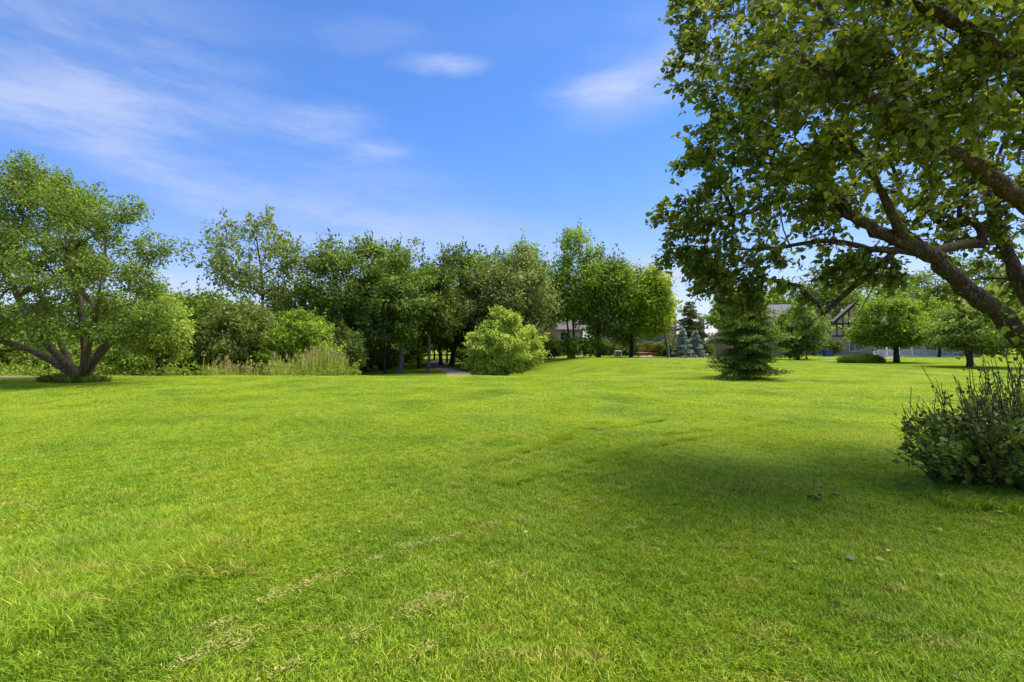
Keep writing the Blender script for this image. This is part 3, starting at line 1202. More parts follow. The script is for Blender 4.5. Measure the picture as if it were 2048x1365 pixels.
def gable_roof(parent, x0, x1, y0, y1, ze, zr, mat, axis='y', over=0.4, th=0.16, name='roof'):
    """two sloping slabs; axis = direction of the ridge"""
    mb = MB()
    if axis == 'y':
        xm = (x0 + x1) / 2
        s = (zr - ze) / (xm - x0)
        o = over
        mb.prism([(x0 - o, ze - s * o), (xm, zr), (xm, zr + th), (x0 - o, ze - s * o + th)], y0 - o, y1 + o)
        mb.prism([(xm + 0.002, zr), (x1 + o, ze - s * o), (x1 + o, ze - s * o + th), (xm + 0.002, zr + th)], y0 - o, y1 + o)
    else:
        ym = (y0 + y1) / 2
        s = (zr - ze) / (ym - y0)
        o = over
        mb.prism_x([(y0 - o, ze - s * o), (ym, zr), (ym, zr + th), (y0 - o, ze - s * o + th)], x0 - o, x1 + o)
        mb.prism_x([(ym + 0.002, zr), (y1 + o, ze - s * o), (y1 + o, ze - s * o + th), (ym + 0.002, zr + th)], x0 - o, x1 + o)
    return mb.build(name, mat, parent)


def chimney(parent, x0, x1, y0, y1, z0, z1, mat):
    c = MB().box(x0, x1, y0, y1, z0, z1).build('chimney', mat, parent)
    MB().box(x0 - 0.08, x1 + 0.08, y0 - 0.08, y1 + 0.08, z1 + 0.002, z1 + 0.14).build('chimney_cap', M['stone'], c)


# half-timbered house at right
def timbered_house():
    b = G(1710, 75.0)
    r = thing('timbered_house', 'cream half-timbered gable house with brown roof behind the small trees at right', 'house', b)
    r.rotation_euler = (0, 0, R(-27))
    hw, zr, ze, zm, zb = 3.0, 7.75, 4.65, 3.0, 2.85
    MB().box(-hw, hw, 0, 7, -0.5, zb).build('lower_wall', M['brick_tan'], r)
    MB().prism([(-hw, zb), (hw, zb), (hw, ze), (0, zr - 0.02), (-hw, ze)], 0.01, 6.98).build('upper_wall', M['stucco'], r)
    gable_roof(r, -hw, hw, 0, 7, ze + 0.02, zr, M['roof_brown'], 'y', over=0.45)
    # bargeboards
    s = (zr - ze) / hw
    for sg in (-1, 1):
        mb = MB()
        o = [(0, zr - 0.30), (0, zr), (sg * (hw + 0.45), ze - s * 0.45), (sg * (hw + 0.45), ze - s * 0.45 - 0.26)]
        if sg < 0:
            o = o[::-1]
        mb.prism(o[::-1], -0.53, -0.47)
        mb.build('bargeboard', M['timber'], r)
    # timbers
    for z in (zb + 0.02, ze + 0.02):
        MB().box(-hw - 0.02, hw + 0.02, -0.06, 0.005, z, z + 0.17).build('timber', M['timber'], r)
    for x in (-hw + 0.05, -2.25, -1.5, -0.75, 0.0, 0.75, 1.5, 2.25, hw - 0.05):
        MB().box(x - 0.07, x + 0.07, -0.05, 0.005, zb + 0.19, ze + 0.02).build('timber', M['timber'], r)
        zt = zr - abs(x) * s - 0.32
        if zt > ze + 0.4:
            MB().box(x - 0.07, x + 0.07, -0.05, 0.005, ze + 0.19, zt).build('timber', M['timber'], r)
    # main wing running right
    MB().box(hw, 15, 2.2, 10, -0.5, zb).build('lower_wall', M['brick_tan'], r)
    MB().box(hw, 15, 2.21, 9.99, zb, ze).build('upper_wall', M['stucco'], r)
    gable_roof(r, hw - 1.5, 15, 2.2, 10, ze + 0.03, zr - 0.15, M['roof_brown'], 'x')
    for x in (4.0, 6.0, 8.0, 10.0, 12.0):
        MB().box(x - 0.07, x + 0.07, 2.15, 2.205, zb + 0.1, ze).build('timber', M['timber'], r)
    for x in (4.6, 8.6, 11.0):
        window(r, x, x + 1.1, 3.2, 4.4, 2.2)
        window(r, x, x + 1.3, 0.7, 2.1, 2.19)
    window(r, -0.65, 0.65, 0.8, 2.2, 0.0)
    chimney(r, 8.0, 9.0, 6.5, 7.5, 5, 9.0, M['brick_tan'])


timbered_house()


def cream_house():
    b = G(1530, 80.0)
    r = thing('cream_house', 'large cream two-storey house with grey roof behind the dark spruce', 'house', b)
    r.rotation_euler = (0, 0, R(-18))
    # main block
    MB().box(-6.2, 6.5, 0, 9, 2.7, 5.0).build('upper_wall', M['cream'], r)
    MB().box(-6.25, 6.55, -0.02, 8.9, -0.5, 2.7).build('lower_wall', M['brick_tan'], r)
    gable_roof(r, -6.2, 6.5, 0, 9, 5.02, 8.0, M['roof_grey'], 'x', over=0.5)
    MB().box(-6.6, 6.9, -0.62, -0.48, 4.52, 4.70).build('gutter', M['white'], r)
    for x in (-5.2, -2.6, 0.4, 2.8):
        window(r, x, x + 1.2, 3.1, 4.4, 0.0)
    for x in (-4.6, 0.2, 2.6):
        window(r, x, x + 1.6, 0.6, 2.2, -0.02)
    # low gabled wing at left
    MB().prism([(-9.0, -0.5), (-5.6, -0.5), (-5.6, 4.2), (-9.0, 1.95)], -2.5, 3.0).build('wing_wall', M['brick'], r)
    MB().prism([(-8.2, 2.48), (-5.6, 2.48), (-5.6, 4.2)], -2.53, -2.47).build('wing_gable', M['cream'], r)
    MB().prism([(-9.5, 1.62), (-5.5, 4.27), (-5.5, 4.42), (-9.5, 1.77)], -2.9, 3.2).build('wing_roof', M['roof_grey'], r)
    MB().prism([(-9.5, 1.48), (-5.5, 4.13), (-5.5, 4.30), (-9.5, 1.65)], -2.98, -2.905).build('fascia', M['white'], r)
    # right gable with grey slope
    MB().prism([(6.8, -0.5), (10.4, -0.5), (10.4, 3.6), (7.2, 6.6), (6.8, 6.6)], -1, 6).build('right_wall', M['cream'], r)
    MB().prism([(6.5, 7.1), (10.9, 3.2), (10.9, 3.36), (6.5, 7.26)], -1.4, 6.4).build('right_roof', M['roof_grey'], r)
    window(r, 7.6, 8.8, 3.0, 4.3, -1.0)
    chimney(r, 8.2, 9.0, 5.0, 5.9, 4.0, 7.4, M['cream'])
    chimney(r, 9.6, 10.3, 5.0, 5.8, 3.0, 6.6, M['cream'])
    chimney(r, -9.6, -8.7, 3.05, 3.9, -0.5, 6.2, M['stone'])


cream_house()


def brown_house():
    b = G(1275, 78.0)
    r = thing('brown_house', 'tan house with tall chimney half hidden behind maples above an orange deck', 'house', b)
    r.rotation_euler = (0, 0, R(-8))
    MB().box(-5.5, 5.0, 0, 8, -0.5, 4.4).build('wall', M['tan'], r)
    gable_roof(r, -5.5, 5.0, 0, 8, 4.42, 7.0, M['roof_brown'], 'x')
    MB().box(3.0, 5.02, -2.5, -0.02, -0.5, 2.5).build('bay_wall', M['tan'], r)
    for x in (-4.6, -1.6, 1.4):
        window(r, x, x + 1.2, 2.7, 3.9, 0.0)
        window(r, x, x + 1.5, 0.4, 2.1, 0.0)
    window(r, 3.4, 4.5, 0.8, 2.0, -2.5)
    chimney(r, 5.05, 6.0, 1.5, 2.6, -0.5, 6.1, M['brick_tan'])


brown_house()


def brick_house():
    b = G(1108, 80.0)
    r = thing('brick_house', 'cream and brick house with red brick chimney beyond the light green bush', 'house', b)
    MB().box(-3.4, 4.5, 0, 8, -0.5, 1.9).build('lower_wall', M['brick'], r)
    MB().box(-3.4, 4.5, 0.01, 7.99, 1.9, 4.1).build('upper_wall', M['cream'], r)
    gable_roof(r, -3.4, 4.5, 0, 8, 4.12, 6.3, M['roof_brown'], 'x')
    MB().prism([(-3.0, -0.5), (-0.2, -0.5), (-0.2, 2.3), (-1.6, 3.6), (-3.0, 2.3)], -1.6, -0.02).build('gable_wall', M['cream'], r)
    gable_roof(r, -3.0, -0.2, -1.6, 0.4, 2.32, 3.62, M['roof_brown'], 'y', over=0.25, th=0.1, name='gable_roof')
    window(r, -2.5, -1.6, 0.6, 1.9, -1.6)
    chimney(r, -0.95, 0.15, -2.2, -1.62, -0.5, 4.6, M['brick'])
    window(r, 1.0, 2.2, 0.4, 1.7, 0.0)
    window(r, 1.0, 2.2, 2.4, 3.6, 0.0)


brick_house()


def deck():
    b = G(1293, 70.0)
    r = thing('wooden_deck', 'orange stained wooden deck with railing under the maple trees', 'deck', b)
    w = 1.35
    top = 0.55
    for i in range(7):
        MB().box(-w, w, -1.0 + i * 0.3, -0.715 + i * 0.3, top, top + 0.05).build('plank', M['deck'], r)
    MB().box(-w, w, -1.06, -1.003, top - 0.22, top + 0.04).build('fascia_board', M['deck'], r)
    for x in (-w + 0.05, 0.0, w - 0.05):
        MB().box(x - 0.06, x + 0.06, -1.0, -0.88, -0.2, top - 0.002).build('post', M['deck'], r)
        MB().box(x - 0.05, x + 0.05, -0.98, -0.88, top + 0.052, top + 0.95).build('post', M['deck'], r)
    for z in (top + 0.35, top + 0.92):
        MB().box(-w - 0.05, w + 0.05, -1.03, -0.985, z, z + 0.14).build('rail', M['deck'], r)
    # step side
    MB().box(w + 0.02, w + 0.9, -0.9, 0.6, 0.0, 0.28).build('step', M['deck'], r)


deck()


def ac_unit(px, Y, label):
    r = thing('air_conditioner', label, 'air conditioner', G(px, Y))
    MB().box(-0.42, 0.42, -0.4, 0.4, 0.02, 0.85).build('housing', M['metal_grey'], r, bevel=0.04)
    for k in range(6):
        MB().box(-0.36, 0.36, -0.425, -0.402, 0.12 + k * 0.11, 0.17 + k * 0.11).build('louvre', M['metal_dark'], r)
    MB().box(-0.36, 0.36, -0.34, 0.34, 0.86, 0.89).build('fan_grille', M['metal_dark'], r)


ac_unit(1236, 68.0, 'grey air conditioner box standing left of the orange deck')
ac_unit(1950, 62.0, 'dark grey air conditioner box right of the white fence')


def bin_and_grill():
    b = G(1655, 69.0)
    r = thing('storage_bin', 'blue plastic bin standing on the lawn by the dark hedge', 'bin', b)
    MB().box(-0.45, 0.45, -0.4, 0.4, 0.0, 0.85).build('body', M['blue_plastic'], r, bevel=0.05)
    MB().box(-0.5, 0.5, -0.45, 0.45, 0.853, 0.93).build('lid', M['blue_plastic'], r)
    b = G(1636, 69.5)
    r = thing('barbecue_grill', 'dark covered grill left of the blue bin', 'grill', b)
    MB().box(-0.6, 0.6, -0.3, 0.3, 0.45, 0.85).build('firebox', M['metal_dark'], r)
    MB().prism([(-0.5, 0.853), (0.5, 0.853), (0.42, 1.1), (-0.42, 1.1)], -0.28, 0.28).build('hood', M['metal_dark'], r, bevel=0.05)
    for sx in (-1, 1):
        for sy in (-1, 1):
            MB().box(sx * 0.5 - 0.03, sx * 0.5 + 0.03, sy * 0.24 - 0.03, sy * 0.24 + 0.03, -0.02, 0.448).build('leg', M['metal_dark'], r)


bin_and_grill()


def fence():
    a = G(1748, 66.0)
    c = G(1905, 60.0)
    r = thing('picket_fence', 'low white picket fence behind the small round tree', 'fence', a)
    d = c - a
    L = np.hypot(d[0], d[1])
    nb = 6
    r.rotation_euler = (0, 0, math.atan2(d[1], d[0]))
    bay = L / nb
    for i in range(nb + 1):
        t = i / nb
        z = float(gz(a[0] + d[0] * t, a[1] + d[1] * t)) - a[2]
        po = MB().box(i * bay - 0.09, i * bay + 0.09, -0.09, 0.09, z - 0.2, z + 1.12).build('post', M['white'], r)
        MB().prism([(i * bay - 0.12, z + 1.122), (i * bay + 0.12, z + 1.122), (i * bay, z + 1.26)], -0.12, 0.12).build('post_cap', M['white'], po)
        if i < nb:
            x0, x1 = i * bay + 0.1, (i + 1) * bay - 0.1
            for zz in (0.18, 0.82):
                MB().box(x0, x1, -0.03, 0.03, z + zz, z + zz + 0.12).build('rail', M['white'], r)
            mb = MB()
            n = int((x1 - x0) / 0.15)
            for k in range(n):
                x = x0 + (k + 0.5) * (x1 - x0) / n
                mb.prism([(x - 0.045, z + 0.06), (x + 0.045, z + 0.06), (x + 0.045, z + 0.94), (x, z + 1.0), (x - 0.045, z + 0.94)], -0.055, -0.033)
            o = mb.build('pickets', M['white'], r)
            o['kind'] = 'stuff'


fence()

# rocks by the deck
def rock(name, label, loc, s, seed, group=None):
    rg = np.random.default_rng(seed)
    import bmesh
    bm = bmesh.new()
    bmesh.ops.create_icosphere(bm, subdivisions=2, radius=1)
    for v in bm.verts:
        k = 1 + 0.18 * math.sin(3 * v.co.x + seed) * math.cos(4 * v.co.y) + rg.normal(0, 0.05)
        v.co = Vector((v.co.x * s[0] * k, v.co.y * s[1] * k, max(-0.3, v.co.z) * s[2] * k))
    me = bpy.data.meshes.new(name)
    bm.to_mesh(me)
    bm.free()
    me.materials.append(M['stone'])
    o = add_obj(name, me, None, loc)
    tag(o, label, 'rock', group)


rock('landscape_rock', 'pale flat rock lying in front of the orange deck', G(1290, 66, 0.02), (0.7, 0.3, 0.16), 3)
rock('landscape_rock', 'small pale rock lying right of the orange deck step', G(1300, 66.3, 0.02), (0.3, 0.25, 0.22), 5)

# ------------------------------------------------------------------ trees and shrubs of the middle distance
T = tree_px
GRV = 'trees of the dark grove behind the crest'
# sparse tall tree
T('poplar_tree', 'tall sparse poplar with open airy crown left of the grove', 'tree', 512, 46, 425, 610, 128, M['aspen_leaf'], M['bark'], base_px=540, nclus=150, per=40, leaf=0.25,
  trunk_r=0.20, seed=3, clump=0.85, inner=0.25, lump=0.25, first=0.6, top_narrow=0.1, flat=0.8, rtip=0.012)
T('understorey_tree', 'bushy tree filling the space under the sparse poplar', 'tree', 575, 48, 540, 740, 62, M['grove_leaf'], M['bark'], nclus=70, per=110, leaf=0.25, seed=41, clump=1.0)
# grove
T('grove_tree', 'dark broad tree at the left end of the grove', 'tree', 690, 48, 466, 690, 88, M['grove_leaf'], M['bark'], base_px=705, nclus=130, per=110, leaf=0.25, trunk_r=0.28, seed=5, clump=1.05, group=GRV)
T('grove_tree', 'tall dark tree with a twin-lobed top second from the left in the grove', 'tree', 762, 50, 470, 692, 82, M['grove_leaf'], M['bark'], nclus=120, per=110, leaf=0.25, trunk_r=0.25, seed=6, clump=1.0, group=GRV)
T('grove_tree', 'pale trunked tree in the middle of the grove', 'tree', 818, 46, 484, 694, 68, M['grove_leaf'], M['bark_pale'], base_px=798, nclus=110, per=110, leaf=0.24, trunk_r=0.20, seed=7, clump=0.9, group=GRV)
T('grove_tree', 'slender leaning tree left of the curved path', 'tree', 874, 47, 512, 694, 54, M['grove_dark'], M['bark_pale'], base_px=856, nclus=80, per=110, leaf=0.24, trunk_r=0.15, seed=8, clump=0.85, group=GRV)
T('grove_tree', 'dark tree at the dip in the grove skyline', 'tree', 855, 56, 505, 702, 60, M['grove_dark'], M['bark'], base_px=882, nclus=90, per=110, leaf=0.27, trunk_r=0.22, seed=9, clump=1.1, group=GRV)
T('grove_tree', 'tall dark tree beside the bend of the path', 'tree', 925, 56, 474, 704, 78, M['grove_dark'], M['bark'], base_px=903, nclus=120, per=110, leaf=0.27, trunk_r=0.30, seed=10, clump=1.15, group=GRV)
T('grove_tree', 'broad silvery-leaved tree behind the light green bush', 'tree', 1022, 50, 488, 690, 94, M['silver_leaf'], M['bark'], base_px=990, nclus=150, per=120, leaf=0.24, trunk_r=0.30, seed=11, clump=1.0, group=GRV)
T('grove_tree', 'tallest grove tree rising behind the silvery crown', 'tree', 1045, 60, 462, 650, 48, M['bright_leaf'], M['bark'], nclus=70, per=100, leaf=0.28, trunk_r=0.25, seed=12, clump=1.2, group=GRV)
T('grove_tree', 'dark tree between the path and the silvery crown', 'tree', 968, 55, 478, 694, 70, M['grove_leaf'], M['bark'], nclus=100, per=110, leaf=0.26, trunk_r=0.25, seed=13, clump=1.1, group=GRV)
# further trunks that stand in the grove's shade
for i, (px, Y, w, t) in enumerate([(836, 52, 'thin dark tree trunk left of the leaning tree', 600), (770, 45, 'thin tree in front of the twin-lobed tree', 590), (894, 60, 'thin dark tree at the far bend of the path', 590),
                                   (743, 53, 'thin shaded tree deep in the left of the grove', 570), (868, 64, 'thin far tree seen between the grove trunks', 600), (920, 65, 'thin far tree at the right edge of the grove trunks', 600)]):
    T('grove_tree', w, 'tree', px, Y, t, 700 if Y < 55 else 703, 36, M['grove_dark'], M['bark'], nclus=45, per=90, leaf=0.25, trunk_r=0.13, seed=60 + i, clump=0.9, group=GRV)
# edge shrubs of the grove, left
SHR = 'shrubs along the back of the lawn'
T('shrub', 'bright green rounded shrub behind the right end of the reeds', 'shrub', 610, 38, 622, 752, 66, M['bright_leaf'], M['bark'], nclus=110, per=110, leaf=0.20, trunk_r=0.10, seed=15, clump=0.62, stems=3, group=SHR, inner=0.5)
T('shrub', 'pale green willow-like shrub behind the reeds', 'shrub', 478, 40, 572, 752, 80, M['aspen_leaf'], M['bark'], nclus=120, per=110, leaf=0.21, trunk_r=0.12, seed=16, clump=0.75, stems=3, group=SHR, inner=0.5)
T('shrub', 'dark green shrub between the left tree and the willow-like shrub', 'shrub', 385, 40, 600, 752, 74, M['left_leaf'], M['bark'], nclus=110, per=110, leaf=0.21, trunk_r=0.12, seed=17, clump=0.75, stems=3, group=SHR, inner=0.5)
T('shrub', 'yellow-green shrub just right of the spreading left tree', 'shrub', 318, 29, 590, 725, 62, M['bush_leaf'], M['bark'], nclus=100, per=110, leaf=0.16, trunk_r=0.09, seed=18, clump=0.5, stems=3, group=SHR, inner=0.5)
T('shrub', 'low dark shrub in front of the grove at left', 'shrub', 690, 42, 660, 752, 48, M['grove_dark'], M['bark'], nclus=60, per=100, leaf=0.20, trunk_r=0.08, seed=19, clump=0.6, stems=3, group=SHR, inner=0.5)
T('shrub', 'low shrub seen under the right limbs of the left tree', 'shrub', 265, 34, 668, 752, 75, M['left_leaf'], M['bark'], nclus=80, per=100, leaf=0.18, trunk_r=0.08, seed=20, clump=0.55, stems=3, group=SHR, inner=0.5)
T('shrub', 'low shrub seen under the left limbs of the left tree', 'shrub', 80, 34, 662, 752, 90, M['left_leaf'], M['bark'], nclus=80, per=100, leaf=0.18, trunk_r=0.08, seed=21, clump=0.6, stems=3, group=SHR, inner=0.5)
T('shrub', 'shrub cut by the left edge of the picture behind the left tree', 'shrub', -60, 32, 640, 752, 90, M['left_leaf'], M['bark'], nclus=80, per=100, leaf=0.18, trunk_r=0.08, seed=22, clump=0.6, stems=3, group=SHR, inner=0.5)
T('understorey_tree', 'dark bushy tree above the reeds between the pale shrub and the bright shrub', 'tree', 545, 44, 610, 752, 60, M['grove_leaf'], M['bark'], nclus=70, per=100, leaf=0.22, trunk_r=0.12, seed=23, clump=0.8)
BCK = 'background trees behind the left tree'
for i, (px, Y, t, hw, w) in enumerate([(20, 52, 600, 110, 'leafy background tree behind the trunk of the left tree'), (180, 55, 590, 110, 'leafy background tree filling the gaps of the left tree crown'),
                                       (340, 54, 578, 80, 'leafy background tree showing right of the left tree crown'), (430, 56, 590, 80, 'leafy background tree left of the poplar'), (-130, 50, 560, 110, 'leafy background tree at the far left edge'), (-330, 48, 565, 120, 'leafy background tree beyond the left edge of the picture')]):
    T('background_tree', w, 'tree', px, Y, t, 735, hw, M['left_leaf'] if i % 2 else M['grove_leaf'], M['bark'], nclus=110, per=100, leaf=0.28, trunk_r=0.22, seed=80 + i, clump=1.15, group=BCK, inner=0.5)

BG = 'background trees behind the grove'
for i, (px, Y, t, hw, w) in enumerate([(560, 72, 640, 80, 'green tree behind the poplar trunk'), (660, 76, 635, 80, 'background tree behind the left end of the grove'), (750, 78, 640, 80, 'background tree behind the twin-lobed grove tree'),
                                       (830, 84, 645, 70, 'background tree behind the leaning grove tree'), (1000, 84, 640, 90, 'background tree behind the silvery crown'), (480, 66, 615, 80, 'background tree behind the willow-like shrub'), (915, 88, 645, 70, 'background tree beyond the bend of the path')]):
    T('background_tree', w, 'tree', px, Y, t, 706 if px > 800 else 730, hw, M['bright_leaf'] if i % 3 == 0 else M['grove_leaf'], M['bark'], nclus=90, per=90, leaf=0.36, trunk_r=0.25, seed=140 + i, clump=1.5, group=BG, inner=0.5)

# light green bush in the middle
T('bush', 'large rounded light green bush standing right of the path bend', 'bush', 1000, 35, 622, 768, 84, M['bush_leaf'], M['bark'], nclus=190, per=120, leaf=0.155, trunk_r=0.10, seed=25, clump=0.40, stems=5,
  inner=0.55, lump=0.20, top_narrow=0.15, mid=0.42)

# maples right of the bush
MPL = 'maples in front of the houses'
T('house_tree', 'leafy tree between the silvery crown and the tall maple above the brick house', 'tree', 1090, 66, 545, 668, 44, M['grove_leaf'], M['bark'], nclus=70, per=90, leaf=0.28, trunk_r=0.14, seed=26, clump=1.0)
T('maple_tree', 'tall maple with a ragged double top right of the light green bush', 'tree', 1148, 58, 450, 690, 60, M['bright_leaf'], M['bark'], nclus=120, per=95, leaf=0.27, trunk_r=0.24, seed=27, clump=1.05, group=MPL, stems=2, spread=0.25, lump=0.4)
T('maple_tree', 'maple with a dark lower crown between the tall maple and the rounded maple', 'tree', 1205, 59, 498, 685, 56, M['grove_leaf'], M['bark'], base_px=1197, nclus=100, per=110, leaf=0.27, trunk_r=0.30, seed=28, clump=1.1, group=MPL)
T('maple_tree', 'broad rounded maple standing left of the orange deck', 'tree', 1262, 60, 512, 695, 78, M['bright_leaf'], M['bark'], nclus=150, per=120, leaf=0.27, trunk_r=0.24, seed=29, clump=1.15, group=MPL)
T('maple_tree', 'yellow-green maple at the right end of the maple row', 'tree', 1312, 57.5, 542, 675, 36, M['yellow_leaf'], M['bark_pale'], base_px=1337, nclus=80, per=100, leaf=0.27, trunk_r=0.18, seed=30, clump=1.0, group=MPL)
T('sapling', 'bright green sapling below the tall maple at its left', 'tree', 1143, 57, 668, 716, 22, M['bright_leaf'], M['bark'], nclus=22, per=70, leaf=0.22, trunk_r=0.05, seed=31, clump=0.6)
T('sapling', 'bright green sapling between the tall maple and the dark trunk', 'tree', 1180, 57, 672, 714, 22, M['bright_leaf'], M['bark'], nclus=22, per=70, leaf=0.22, trunk_r=0.05, seed=32, clump=0.6)
# white stake
st = thing('tree_stake', 'thin white stake in front of the tall maple', 'stake', G(1163, 55))
MB().box(-0.035, 0.035, -0.035, 0.035, -0.1, 0.8).build('stake_shaft', M['white'], st)
MB().prism([(-0.035, 0.802), (0.035, 0.802), (0, 0.88)], -0.035, 0.035).build('stake_tip', M['white'], st)

# trees by and behind the houses
T('house_tree', 'green tree in front of the cream house above the spruce', 'tree', 1470, 62, 566, 672, 56, M['bright_leaf'], M['bark'], nclus=80, per=100, leaf=0.27, trunk_r=0.16, seed=33, clump=1.0)
T('house_tree', 'dark green tree between the spruce and the timbered house', 'tree', 1598, 44, 596, 716, 50, M['grove_leaf'], M['bark'], nclus=110, per=100, leaf=0.19, trunk_r=0.12, seed=34, clump=0.68, inner=0.45)
BH = 'trees behind the houses'
for i, (px, Y, t, hw, w) in enumerate([(1650, 92, 528, 66, 'dark tree rising left of the timbered gable'), (1755, 95, 515, 88, 'tree rising behind the timbered house roof'), (1870, 95, 518, 95, 'tree rising behind the right small tree'),
                                       (1555, 100, 560, 66, 'tree rising behind the cream house roof'), (1985, 90, 520, 95, 'tree behind the leaning trunk'), (2110, 88, 560, 100, 'tree at the right edge behind the near trunk'),
                                       (1220, 105, 560, 90, 'tree behind the tan house'), (1080, 105, 580, 80, 'tree behind the brick house')]):
    T('background_tree', w, 'tree', px, Y, t, 690, hw, M['bright_leaf'] if i % 2 else M['grove_leaf'], M['bark'], nclus=90, per=95, leaf=0.42, trunk_r=0.3, seed=100 + i, clump=1.9, group=BH, inner=0.5)
T('house_tree', 'leafy tree filling the right edge beyond the lawn', 'tree', 1985, 58, 566, 712, 76, M['crab_leaf'], M['bark'], nclus=80, per=100, leaf=0.25, trunk_r=0.16, seed=35, clump=0.95)
T('house_tree', 'leafy tree beyond the lawn just outside the right edge', 'tree', 2170, 52, 580, 712, 90, M['crab_leaf'], M['bark'], nclus=80, per=100, leaf=0.25, trunk_r=0.16, seed=36, clump=1.0)
T('house_tree', 'leafy tree between the two small lawn trees, farther back', 'tree', 1878, 60, 572, 705, 62, M['bright_leaf'], M['bark'], nclus=70, per=100, leaf=0.26, trunk_r=0.16, seed=37, clump=0.95)

# two small ornamental trees on the right lawn
T('crabapple_tree', 'small round-crowned tree on the lawn beside the ornamental grass bed', 'tree', 1787, 37, 590, 699, 68, M['bright_leaf'], M['bark'], base_px=1793, nclus=150, per=110, leaf=0.17, trunk_r=0.22, seed=38, clump=0.55, inner=0.45, lump=0.22, mid=0.35,
  group='small ornamental trees on the right lawn')
T('crabapple_tree', 'small spreading tree on the lawn behind the near shrub', 'tree', 1950, 30.5, 594, 704, 84, M['crab_leaf'], M['bark'], base_px=1938, nclus=150, per=110, leaf=0.15, trunk_r=0.17, seed=39, clump=0.5, inner=0.45, lump=0.22, mid=0.35,
  group='small ornamental trees on the right lawn')
# clipped hedges by the timbered house
T('hedge', 'dark clipped hedge left of the timbered house wall', 'hedge', 1665, 71, 680, 708, 18, M['grove_dark'], M['bark'], nclus=40, per=120, leaf=0.16, trunk_r=0.05, seed=44, clump=0.5, stems=3, inner=0.5, lump=0.1, ry=0.9)
T('hedge', 'low dark shrub at the foot of the brick house chimney', 'hedge', 1096, 74, 698, 712, 10, M['grove_dark'], M['bark'], nclus=20, per=90, leaf=0.14, trunk_r=0.04, seed=45, clump=0.35, stems=3, inner=0.5, lump=0.1)
T('hedge', 'dark shrub right of the orange deck', 'hedge', 1322, 70, 684, 712, 18, M['grove_dark'], M['bark'], nclus=36, per=100, leaf=0.18, trunk_r=0.05, seed=46, clump=0.5, stems=3, inner=0.5, lump=0.15)

for i, (px, Y, t, hw, w) in enumerate([(1205, 73, 680, 26, 'dark shrub against the tan house behind the dark maple trunk'), (1255, 73, 686, 24, 'dark shrub against the tan house behind the rounded maple'), (1300, 74, 682, 22, 'dark shrub behind the orange deck'),
                                       (1345, 70, 676, 20, 'dark shrub between the deck and the blue spruces'), (1410, 74, 690, 16, 'small shrub at the left corner of the cream house'), (1345, 60, 690, 14, 'low shrub left of the blue spruces')]):
    T('hedge', w, 'hedge', px, Y, t, 714, hw, M['grove_dark'], M['bark'], nclus=40, per=90, leaf=0.2, trunk_r=0.05, seed=160 + i, clump=0.55, stems=3, inner=0.5, lump=0.2, ry=1.0)
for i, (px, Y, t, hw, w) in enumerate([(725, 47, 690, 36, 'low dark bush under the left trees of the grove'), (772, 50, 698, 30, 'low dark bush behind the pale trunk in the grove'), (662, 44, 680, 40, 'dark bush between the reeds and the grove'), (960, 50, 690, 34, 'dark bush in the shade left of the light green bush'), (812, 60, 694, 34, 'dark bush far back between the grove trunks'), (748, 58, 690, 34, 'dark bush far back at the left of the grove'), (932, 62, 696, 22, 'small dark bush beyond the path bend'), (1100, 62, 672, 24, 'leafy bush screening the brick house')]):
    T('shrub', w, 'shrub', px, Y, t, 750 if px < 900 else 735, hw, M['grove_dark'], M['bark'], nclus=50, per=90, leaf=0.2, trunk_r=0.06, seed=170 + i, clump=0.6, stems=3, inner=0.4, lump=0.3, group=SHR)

# conifers
conifer('pine_tree', 'dark brownish pine behind the blue spruces', G(1380, 66), 7.3, lambda t: 2.9 * (1 - t) ** 0.62 + 0.1, M['pine'], M['bark'], whorls=22, per=6, seg_needles=17, needle=0.26, width_scale=1.6,
        droop=0.35, rise=0.2, seed=48, trunk_r=0.16, z0=0.5, sub=7)
BS = 'pair of blue spruces'
conifer('blue_spruce', 'left and taller of the two young silvery blue spruces', G(1365, 53), 3.2, lambda t: 1.12 * (1 - t) ** 0.95 + 0.05, M['blue_spruce'], M['bark'], whorls=10, per=8, seg_needles=24, needle=0.17, width_scale=1.8,
        droop=0.18, rise=0.08, seed=49, trunk_r=0.07, z0=0.45, sub=7, group=BS)
conifer('blue_spruce', 'right and shorter of the two young silvery blue spruces', G(1391, 53.6), 2.95, lambda t: 1.1 * (1 - t) ** 0.95 + 0.05, M['blue_spruce'], M['bark'], whorls=10, per=8, seg_needles=24, needle=0.17, width_scale=1.8,
        droop=0.18, rise=0.08, seed=50, trunk_r=0.07, z0=0.4, sub=7, group=BS)


def spruce_prof(t):
    if t < 0.12:
        return 1.85
    if t < 0.5:
        return 1.85 - (t - 0.12) / 0.38 * 0.60
    if t < 0.74:
        return 1.25 - (t - 0.5) * 0.6
    return 1.1 * (1 - t) / 0.26 + 0.05


conifer('spruce_tree', 'scruffy dark spruce with a wide skirt of boughs on the lawn', G(1497, 21.6), 4.1, spruce_prof, M['spruce'], M['bark'], whorls=24, per=7, seg_needles=36, needle=0.11, width_scale=1.5, droop=0.34, rise=0.22, seed=51,
        trunk_r=0.09, z0=0.22, sub=10, gaps=0.16)

